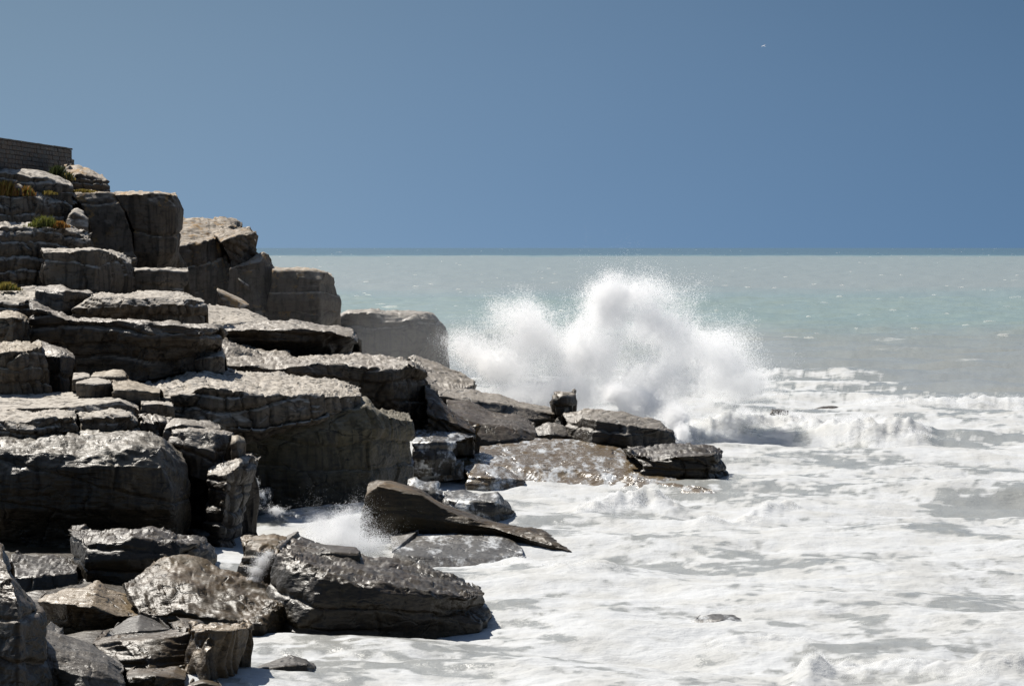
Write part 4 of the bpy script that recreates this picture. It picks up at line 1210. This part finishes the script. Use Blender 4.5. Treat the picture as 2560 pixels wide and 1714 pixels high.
Pb, rb = fingers(BURST, 1500, 24, 1.0, c0, r0=0.010, r1=0.036)
Pj, rj = fingers(BURST, 170, 90, 1.9, c0, r0=0.008, r1=0.034, up=0.75)
VEIL = [(1800, 900, 241, 120, 120, 3.0, 1.0), (1850, 960, 242, 140, 70, 3.0, 1.0), (1990, 892, 246, 26, 44, 1.2, 0.15), (1160, 860, 247, 90, 70, 3.0, 0.35), (1600, 730, 240, 170, 70, 3.0, 0.5),
        (1290, 790, 243, 130, 80, 3.0, 0.5)]
Pc, rc = cloud(VEIL, 20000, fscale=0.45, thr=0.1, seed=9, r0=0.008, r1=0.024, centre=c0)
drops('wave_spray', np.concatenate([Pa, Pb, Pc, Pj]), np.concatenate([ra, rb, rc, rj]), 'great white burst of spray thrown up behind the reef')



def fine_spray(name, P, rad, label):
    """very fine drops: one vertex each, drawn as round points"""
    me = bpy.data.meshes.new(name)
    me.vertices.add(len(P)); me.vertices.foreach_set('co', np.ascontiguousarray(P, np.float32).ravel())
    a = me.attributes.new('drop_radius', 'FLOAT', 'POINT'); a.data.foreach_set('value', rad.astype(np.float32))
    me.materials.append(M_SPRAY)
    o = link(bpy.data.objects.new(name, me), label=label, kind='stuff')
    g = bpy.data.node_groups.new('drops', 'GeometryNodeTree')
    g.interface.new_socket('Geometry', in_out='INPUT', socket_type='NodeSocketGeometry')
    g.interface.new_socket('Geometry', in_out='OUTPUT', socket_type='NodeSocketGeometry')
    gi, go = g.nodes.new('NodeGroupInput'), g.nodes.new('NodeGroupOutput')
    mp = g.nodes.new('GeometryNodeMeshToPoints'); at = g.nodes.new('GeometryNodeInputNamedAttribute')
    at.data_type = 'FLOAT'; at.inputs['Name'].default_value = 'drop_radius'
    sm = g.nodes.new('GeometryNodeSetMaterial'); sm.inputs['Material'].default_value = M_SPRAY
    g.links.new(gi.outputs[0], mp.inputs['Mesh']); g.links.new(at.outputs[0], mp.inputs['Radius'])
    g.links.new(mp.outputs[0], sm.inputs['Geometry']); g.links.new(sm.outputs[0], go.inputs[0])
    md = o.modifiers.new('drops', 'NODES'); md.node_group = g
    return o


Pa, ra = cloud(BURST + VEIL[:2] + VEIL[3:], 1150000, seed=3, thr=-0.02, r0=0.007, r1=0.018, centre=c0)
fine_spray('fine_spray', Pa, ra, 'fine white mist of drops filling the great burst of spray')

SMALL = [(866, 1308, 148, 72, 56, 1.2, 1.3), (850, 1345, 147, 100, 48, 1.3, 1.5), (915, 1362, 146, 85, 40, 1.2, 1.3), (795, 1325, 150, 50, 38, 1.0, 0.8)]
Pa, ra = cloud(SMALL, 46000, fscale=0.8, thr=-0.35, seed=5, r0=0.009, r1=0.024, centre=pix(850, 1400, 147), spread=0.6)
Pb, rb = fingers(SMALL, 900, 14, 0.55, pix(850, 1400, 147), r0=0.007, r1=0.018)
drops('rock_splash', np.concatenate([Pa, Pb]), np.concatenate([ra, rb]), 'small fan of white splash in the inlet below the massive olive block')
INLET = [(652, 1240, 166, 42, 28, 0.8, 0.7), (690, 1275, 165, 60, 20, 0.8, 0.8), (640, 1205, 166, 18, 26, 0.5, 0.35), (740, 1290, 160, 50, 18, 0.8, 0.6)]
Pa, ra = cloud(INLET, 9000, fscale=1.6, thr=0.32, seed=6, r0=0.006, r1=0.022, spread=1.3)
drops('rock_splash', Pa, ra, 'scatter of flying drops beside the tapering rock column')


def gush():
    """water squeezed out between two boulders, tumbling down as foam"""
    G = [(672, 1384, 123.9, 20, 13, 0.3, 0.7), (656, 1402, 123.4, 26, 22, 0.35, 1.0), (640, 1426, 123.0, 26, 20, 0.35, 1.0), (632, 1448, 122.8, 26, 12, 0.35, 0.8)]
    P, r = cloud(G, 10000, fscale=1.6, thr=-0.45, seed=7, r0=0.006, r1=0.016, centre=pix(700, 1360, 125), spread=0.9)
    drops('white_gush', P, r, 'white gush of water squeezed between the arched and domed boulders')


gush()


def froth(n, jit=0.35, seed=0):
    """loose froth kicked up along the breaker crests"""
    P = []; r = []
    for pts, H, ws, wsh in BREAKERS:
        x0, x1 = pts[0][0], pts[-1][0]
        k = int(n * H * (x1 - x0) / 1400)
        px = x0 + (x1 - x0) * RNG.rand(k)
        y = sea_d(poly_y(pts, px)) + RNG.normal(size=k) * (0.45 * wsh) - 0.3 * wsh
        x = (px - CX) / FPX * y
        f = fbm(np.stack([x * 0.5, y * 0.5, 0 * x], -1) + seed, 3)
        x, y = x[f > 0.0], y[f > 0.0]
        z = sea_height(x, y, foam_zone_of(x, y)) + np.abs(RNG.normal(size=len(x))) * jit * H * 0.55
        P.append(np.stack([x, y, z], -1)); r.append((0.008 + 0.020 * RNG.rand(len(x)) ** 2) * np.clip(y / 180, 0.55, 1.4))
    return np.concatenate(P), np.concatenate(r)


Pa, ra = froth(50000, 0.22)
drops('breaker_froth', Pa, ra, 'white froth flying off the broken wave crests')


def whitecaps():
    n = 420
    py = HY + 3 + (RNG.rand(n) ** 1.25) * 230
    px = RNG.uniform(300, 2750, n)
    ok = ~((py > 780) & (px < 1150))
    py, px = py[ok], px[ok]; n = len(py)
    d = sea_d(py)
    Wd = RNG.uniform(0.25, 0.8, n) * (1 + d / 1800) * np.where(RNG.rand(n) < 0.08, 2.2, 1)
    Hh = RNG.uniform(0.05, 0.16, n) * (1 + d / 1800)
    m = 9
    t = np.linspace(-1, 1, m)[None, :]
    env = (1 - t * t) ** 0.8 * (0.45 + 0.55 * RNG.rand(n, m))
    X = ((px - CX) / FPX * d)[:, None] + t * Wd[:, None]
    Y = d[:, None] + RNG.uniform(-0.4, 0.4, (n, 1)) * t * Wd[:, None]
    h = Hh[:, None] * env
    z0 = sea_height(X.ravel(), Y.ravel(), np.zeros(n * m)).reshape(n, m)
    V = np.stack([np.stack([X, Y - 0.8 * h - 0.1, z0 - 0.05], -1), np.stack([X, Y, z0 + h + 0.02], -1), np.stack([X, Y + 1.2 * h + 0.2, z0 - 0.05], -1)], 2)
    k = np.arange(n * m * 3).reshape(n, m, 3)
    F = np.stack([k[:, :-1, :-1], k[:, 1:, :-1], k[:, 1:, 1:], k[:, :-1, 1:]], -1).reshape(-1, 4)
    mesh_obj('whitecaps', V.reshape(-1, 3), F, M_SPRAY, True, label='small white crests scattered over the open sea', kind='stuff')


whitecaps()


# ------------------------------------------------------------------ spray mist drifting against the far cliffs
def mist(label, px, py, d, rx, ry, rz, dens):
    m = bpy.data.materials.new('mist'); m.use_nodes = True
    n, l = m.node_tree.nodes, m.node_tree.links
    n.remove(n['Principled BSDF'])
    v = n.new('ShaderNodeVolumePrincipled')
    v.inputs['Color'].default_value = (0.93, 0.95, 0.97, 1)
    v.inputs['Density'].default_value = dens
    v.inputs['Anisotropy'].default_value = 0.3
    l.new(v.outputs[0], n['Material Output'].inputs['Volume'])
    a = np.linspace(0, 2 * math.pi, 49)[:-1]; t = np.linspace(0.02, math.pi - 0.02, 25)
    A, T = np.meshgrid(a, t)
    U = np.stack([np.sin(T) * np.cos(A), np.sin(T) * np.sin(A), np.cos(T)], -1).reshape(-1, 3)
    U = U * (1 + 0.16 * fbm(U * 1.3 + px, 2))[:, None]
    V = U * np.array([rx, ry, rz])
    k = np.arange(25 * 48).reshape(25, 48); k = np.concatenate([k, k[:, :1]], 1)
    F = np.stack([k[:-1, :-1], k[1:, :-1], k[1:, 1:], k[:-1, 1:]], -1).reshape(-1, 4)
    o = mesh_obj('spray_mist', V, F, m, True, label=label, kind='stuff')
    o.location = tuple(pix(px, py, d))


mist('thin spray mist hanging before the hazy cliff faces', 780, 830, 250, 15, 14, 6.5, 0.0016)
mist('spray mist between the burst and the low point', 1080, 905, 262, 9, 12, 5.5, 0.003)
mist('mist inside and to the right of the great burst of spray', 1640, 930, 240, 11, 7, 6.0, 0.012)

# ------------------------------------------------------------------ stone wall on the cliff top
def block_mesh(name, mat, k):
    rs = np.random.RandomState(k)
    bv = 0.06
    V = []
    for sx in (-1, 1):
        for sy in (-1, 1):
            for sz in (-1, 1):
                j = rs.uniform(-0.03, 0.03, 3)
                for ax in range(3):
                    c = np.array([sx * 0.5, sy * 0.5, sz * 0.5])
                    for a2 in range(3):
                        if a2 != ax: c[a2] -= np.sign(c[a2]) * bv * rs.uniform(0.6, 1.5)
                    V.append(c + j)
    import bmesh
    bm = bmesh.new()
    for v in V: bm.verts.new(v)
    bmesh.ops.convex_hull(bm, input=bm.verts)
    me = bpy.data.meshes.new(name)
    bm.to_mesh(me); bm.free()
    me.materials.append(mat)
    return me


def brick_mat(name, col):
    m, n, l, b = nmat(name)
    geo = n.new('ShaderNodeNewGeometry'); oi = n.new('ShaderNodeObjectInfo')
    n1 = noise_n(n, l, geo.outputs['Position'], 5.0, 6, 0.65)
    c = mixc(n, l, mrange(n, l, n1, 0.35, 0.7), col, tuple(v * 0.5 for v in col))
    c = mixc(n, l, mrange(n, l, oi.outputs['Random'], 0.0, 1.0, 0.0, 0.55, False), c, (0.10, 0.075, 0.055))
    l.new(c, b.inputs['Base Color']); b.inputs['Roughness'].default_value = 0.9
    bp = n.new('ShaderNodeBump'); bp.inputs['Distance'].default_value = 0.06; bp.inputs['Strength'].default_value = 0.8
    l.new(n1, bp.inputs['Height']); l.new(bp.outputs[0], b.inputs['Normal'])
    return m


def build_wall():
    A = pix(-45, 344, 213.4); B = pix(172, 371, 241.0)
    ztop = 22.83
    A[2] = B[2] = 0
    L = np.linalg.norm(B - A); u = (B - A) / L
    ang = math.atan2(u[1], u[0])
    hgt = 2.1
    w = empty('stone_wall', tuple(A[:2]) + (ztop - hgt,), label='dark parapet wall of squared stones along the top of the cliff', cat='wall')
    w.rotation_euler = (0, 0, ang)
    mats = [brick_mat('wall_stone', (0.14, 0.128, 0.11)), brick_mat('wall_stone_brown', (0.15, 0.115, 0.085))]
    meshes = [block_mesh('brick', mats[k % 2], k) for k in range(8)]
    core = block_mesh('mortar_core', brick_mat('wall_mortar', (0.085, 0.078, 0.07)), 50)
    c = bpy.data.objects.new('mortar_core', core); link(c, w)
    c.location = (L / 2, 0, hgt / 2 - 0.35); c.scale = (L - 0.12, 0.36, hgt + 0.5)
    rs = np.random.RandomState(3)
    nco = 6; ch = 0.325
    for r in range(nco):
        x = -rs.uniform(0, 0.6)
        z = hgt - 0.12 - (r + 0.5) * ch
        while x < L - 0.15:
            bl = rs.uniform(0.55, 1.5)
            e_ = min(x + bl, L + rs.uniform(-0.03, 0.05))
            if e_ > L - 0.35: e_ = L + rs.uniform(-0.03, 0.05)
            o = bpy.data.objects.new('brick', meshes[rs.randint(8)]); link(o, w)
            o.location = ((x + e_) / 2, rs.uniform(-0.035, 0.02), z)
            o.scale = (e_ - x - 0.035, 0.52, ch - 0.035)
            x = e_
    cm = block_mesh('coping_stone', mats[0], 70)
    x = 0.0
    while x < L:
        bl = min(rs.uniform(1.1, 1.7), L - x + 0.03)
        o = bpy.data.objects.new('coping_stone', cm); link(o, w)
        o.location = (x + bl / 2, 0, hgt - 0.05 + rs.uniform(-0.012, 0.012)); o.scale = (bl - 0.02, 0.62, 0.13)
        x += bl
    for q in range(4):        # rough footing stones at the seaward end
        o = bpy.data.objects.new('footing_stone', meshes[q]); link(o, w)
        o.location = (L + 0.25 - 0.1 * q, -0.05 * q, hgt - 1.05 - 0.34 * q); o.scale = (0.75 + 0.1 * q, 0.6, 0.36)


build_wall()

# ------------------------------------------------------------------ plants on the ledges


def leaf_mat(name, c1, c2):
    m, n, l, b = nmat(name)
    geo = n.new('ShaderNodeNewGeometry')
    nn = noise_n(n, l, geo.outputs['Position'], 6.0, 3)
    c = mixc(n, l, mrange(n, l, nn, 0.35, 0.65), c1, c2)
    l.new(c, b.inputs['Base Color']); b.inputs['Roughness'].default_value = 0.6
    b.inputs['Transmission Weight'].default_value = 0.0
    tr = n.new('ShaderNodeBsdfTranslucent'); l.new(c, tr.inputs[0])
    mx = n.new('ShaderNodeMixShader'); mx.inputs[0].default_value = 0.35
    l.new(b.outputs[0], mx.inputs[1]); l.new(tr.outputs[0], mx.inputs[2]); l.new(mx.outputs[0], n['Material Output'].inputs[0])
    return m


LEAF = {'green': leaf_mat('leaf_green', (0.10, 0.12, 0.025), (0.16, 0.16, 0.03)), 'rust': leaf_mat('leaf_rust', (0.26, 0.10, 0.02), (0.20, 0.13, 0.03)),
        'gold': leaf_mat('leaf_gold', (0.20, 0.16, 0.03), (0.26, 0.19, 0.05)), 'dark': leaf_mat('leaf_dark', (0.03, 0.045, 0.015), (0.05, 0.06, 0.02))}


def plant(name, label, px, py, d, wpx, hpx, mix, n=420, seed=0):
    rs = np.random.RandomState(seed + 40)
    base = pix(px, py, d)
    w, h = wpx / FPX * d, hpx / FPX * d
    root = empty(name, tuple(base), label=label, cat='plant', group='plants on the cliff ledges')
    for part, mkey, frac, sx in mix:
        V = []; F = []
        for i in range(int(n * frac)):
            x = rs.normal() * 0.26 * w + sx * w; y = rs.normal() * 0.3
            hh = h * rs.uniform(0.35, 1.0) * math.exp(-(x / (0.55 * w)) ** 2)
            lean = rs.normal(size=2) * 0.35 * hh + np.array([0.1, -0.1]) * hh
            bw = rs.uniform(0.02, 0.05)
            a = rs.uniform(0, math.pi); dx, dy = math.cos(a) * bw, math.sin(a) * bw
            b0 = len(V)
            V += [(x - dx, y - dy, -0.12), (x + dx, y + dy, -0.12), (x + lean[0] * 0.5 + dx, y + lean[1] * 0.5 + dy, hh * 0.65),
                  (x + lean[0] * 0.5 - dx, y + lean[1] * 0.5 - dy, hh * 0.65), (x + lean[0], y + lean[1], hh), (x + lean[0], y + lean[1], hh)]
            F += [(b0, b0 + 1, b0 + 2, b0 + 3), (b0 + 3, b0 + 2, b0 + 4, b0 + 5)]
        o = mesh_obj(part, np.array(V), np.array(F), LEAF[mkey], False, parent=root, kind='stuff')
        NTRI[0] += 2 * len(F)


def c1(x, y): return x / 3.564, 320 + y / 3.564


plant('grass_tuft', 'green and orange tuft at the left above the ribbed cliff shelf', *c1(40, 590), 214.2, 62, 40, [('green_blades', 'gold', 0.6, -0.1), ('rust_blades', 'rust', 0.4, 0.2)], 700, 1)
plant('grass_tuft', 'small orange tuft beside the small round pale stone', *c1(225, 592), 214.6, 38, 26, [('green_blades', 'green', 0.5, -0.15), ('rust_blades', 'rust', 0.5, 0.15)], 420, 2)
plant('grass_mat', 'low olive mat of grass along the brink of the leaning cliff face', *c1(740, 568), 222.0, 70, 8, [('blades', 'gold', 1.0, 0)], 420, 3)
plant('grass_mat', 'thin strip of grass under the long rough slab', *c1(430, 580), 216.2, 34, 9, [('blades', 'gold', 1.0, 0)], 240, 4)
plant('grass_tuft', 'green tussock with a rust red side on the striped shelf', *c1(400, 868), 207.8, 60, 30, [('green_blades', 'green', 0.6, -0.12)], 620, 5)
plant('creeping_plant', 'rust red cushion of leaves next to the green tussock', *c1(530, 876), 208.2, 36, 16, [('rust_leaves', 'rust', 1.0, 0)], 420, 6)
plant('creeping_plant', 'yellow green cushion at the left on the pale flat shelf', *c1(50, 1432), 197.0, 52, 20, [('leaves', 'gold', 0.7, 0), ('shoots', 'green', 0.3, 0.1)], 620, 7)
plant('shrub', 'dark green shrub growing against the foot of the stone wall', *c1(510, 425), 225.5, 40, 30, [('leaves', 'dark', 1.0, 0)], 620, 8)
plant('creeping_plant', 'dark green plant hanging between ledge and slab below the wall end', *c1(600, 450), 224.8, 24, 20, [('leaves', 'dark', 0.7, 0), ('dry_leaves', 'gold', 0.3, 0.1)], 300, 9)

# ------------------------------------------------------------------ gull


def build_gull():
    d = 600.0
    c = pix(1909.5, 115.5, d)
    m, n, l, b = nmat('gull_white'); b.inputs['Base Color'].default_value = (0.75, 0.76, 0.78, 1); b.inputs['Roughness'].default_value = 0.8
    m2, n2, l2, b2 = nmat('gull_grey'); b2.inputs['Base Color'].default_value = (0.42, 0.45, 0.50, 1)
    g = empty('gull', tuple(c), label='lone white gull gliding high over the sea', cat='bird')
    g.rotation_euler = (R(18), R(-20), R(35))
    t = np.linspace(0, 1, 14); a = np.linspace(0, 2 * math.pi, 10, endpoint=False)
    rad = 0.075 * np.sin(np.pi * np.clip(t, 0.02, 0.98)) ** 0.7 * (1 - 0.35 * t)
    V = np.array([[r_ * math.cos(q), 0.26 - 0.55 * tt, r_ * 0.9 * math.sin(q)] for tt, r_ in zip(t, rad) for q in a])
    k = np.arange(14 * 10).reshape(14, 10); k = np.concatenate([k, k[:, :1]], 1)
    F = np.stack([k[:-1, :-1], k[:-1, 1:], k[1:, 1:], k[1:, :-1]], -1).reshape(-1, 4)
    mesh_obj('body', V, F, m, True, parent=g)
    for s in (-1, 1):
        st = [(0.05, 0.14, -0.08, 0.02), (0.28, 0.20, 0.02, 0.11), (0.48, 0.10, -0.03, 0.10), (0.68, -0.10, -0.14, 0.02)]
        V = []
        for x, yf, yb, z in st:
            V += [(s * x, yf, z + 0.012), (s * x, yb, z), (s * x, yf, z - 0.012)]
        F = []
        for i in range(3):
            q = 3 * i
            F += [(q, q + 3, q + 4, q + 1), (q + 1, q + 4, q + 5, q + 2), (q + 2, q + 5, q + 3, q)]
        mesh_obj('wing', np.array(V), np.array(F), m2 if s > 0 else m, False, parent=g)
    V = np.array([(-0.03, -0.24, 0.0), (0.03, -0.24, 0.0), (0.09, -0.42, 0.0), (-0.09, -0.42, 0.0), (-0.03, -0.24, 0.02), (0.03, -0.24, 0.02), (0.09, -0.42, 0.01), (-0.09, -0.42, 0.01)])
    mesh_obj('tail', V, np.array([(0, 1, 2, 3), (4, 5, 6, 7), (0, 1, 5, 4), (1, 2, 6, 5), (2, 3, 7, 6), (3, 0, 4, 7)]), m, False, parent=g)


build_gull()
print('TRIS', NTRI[0])
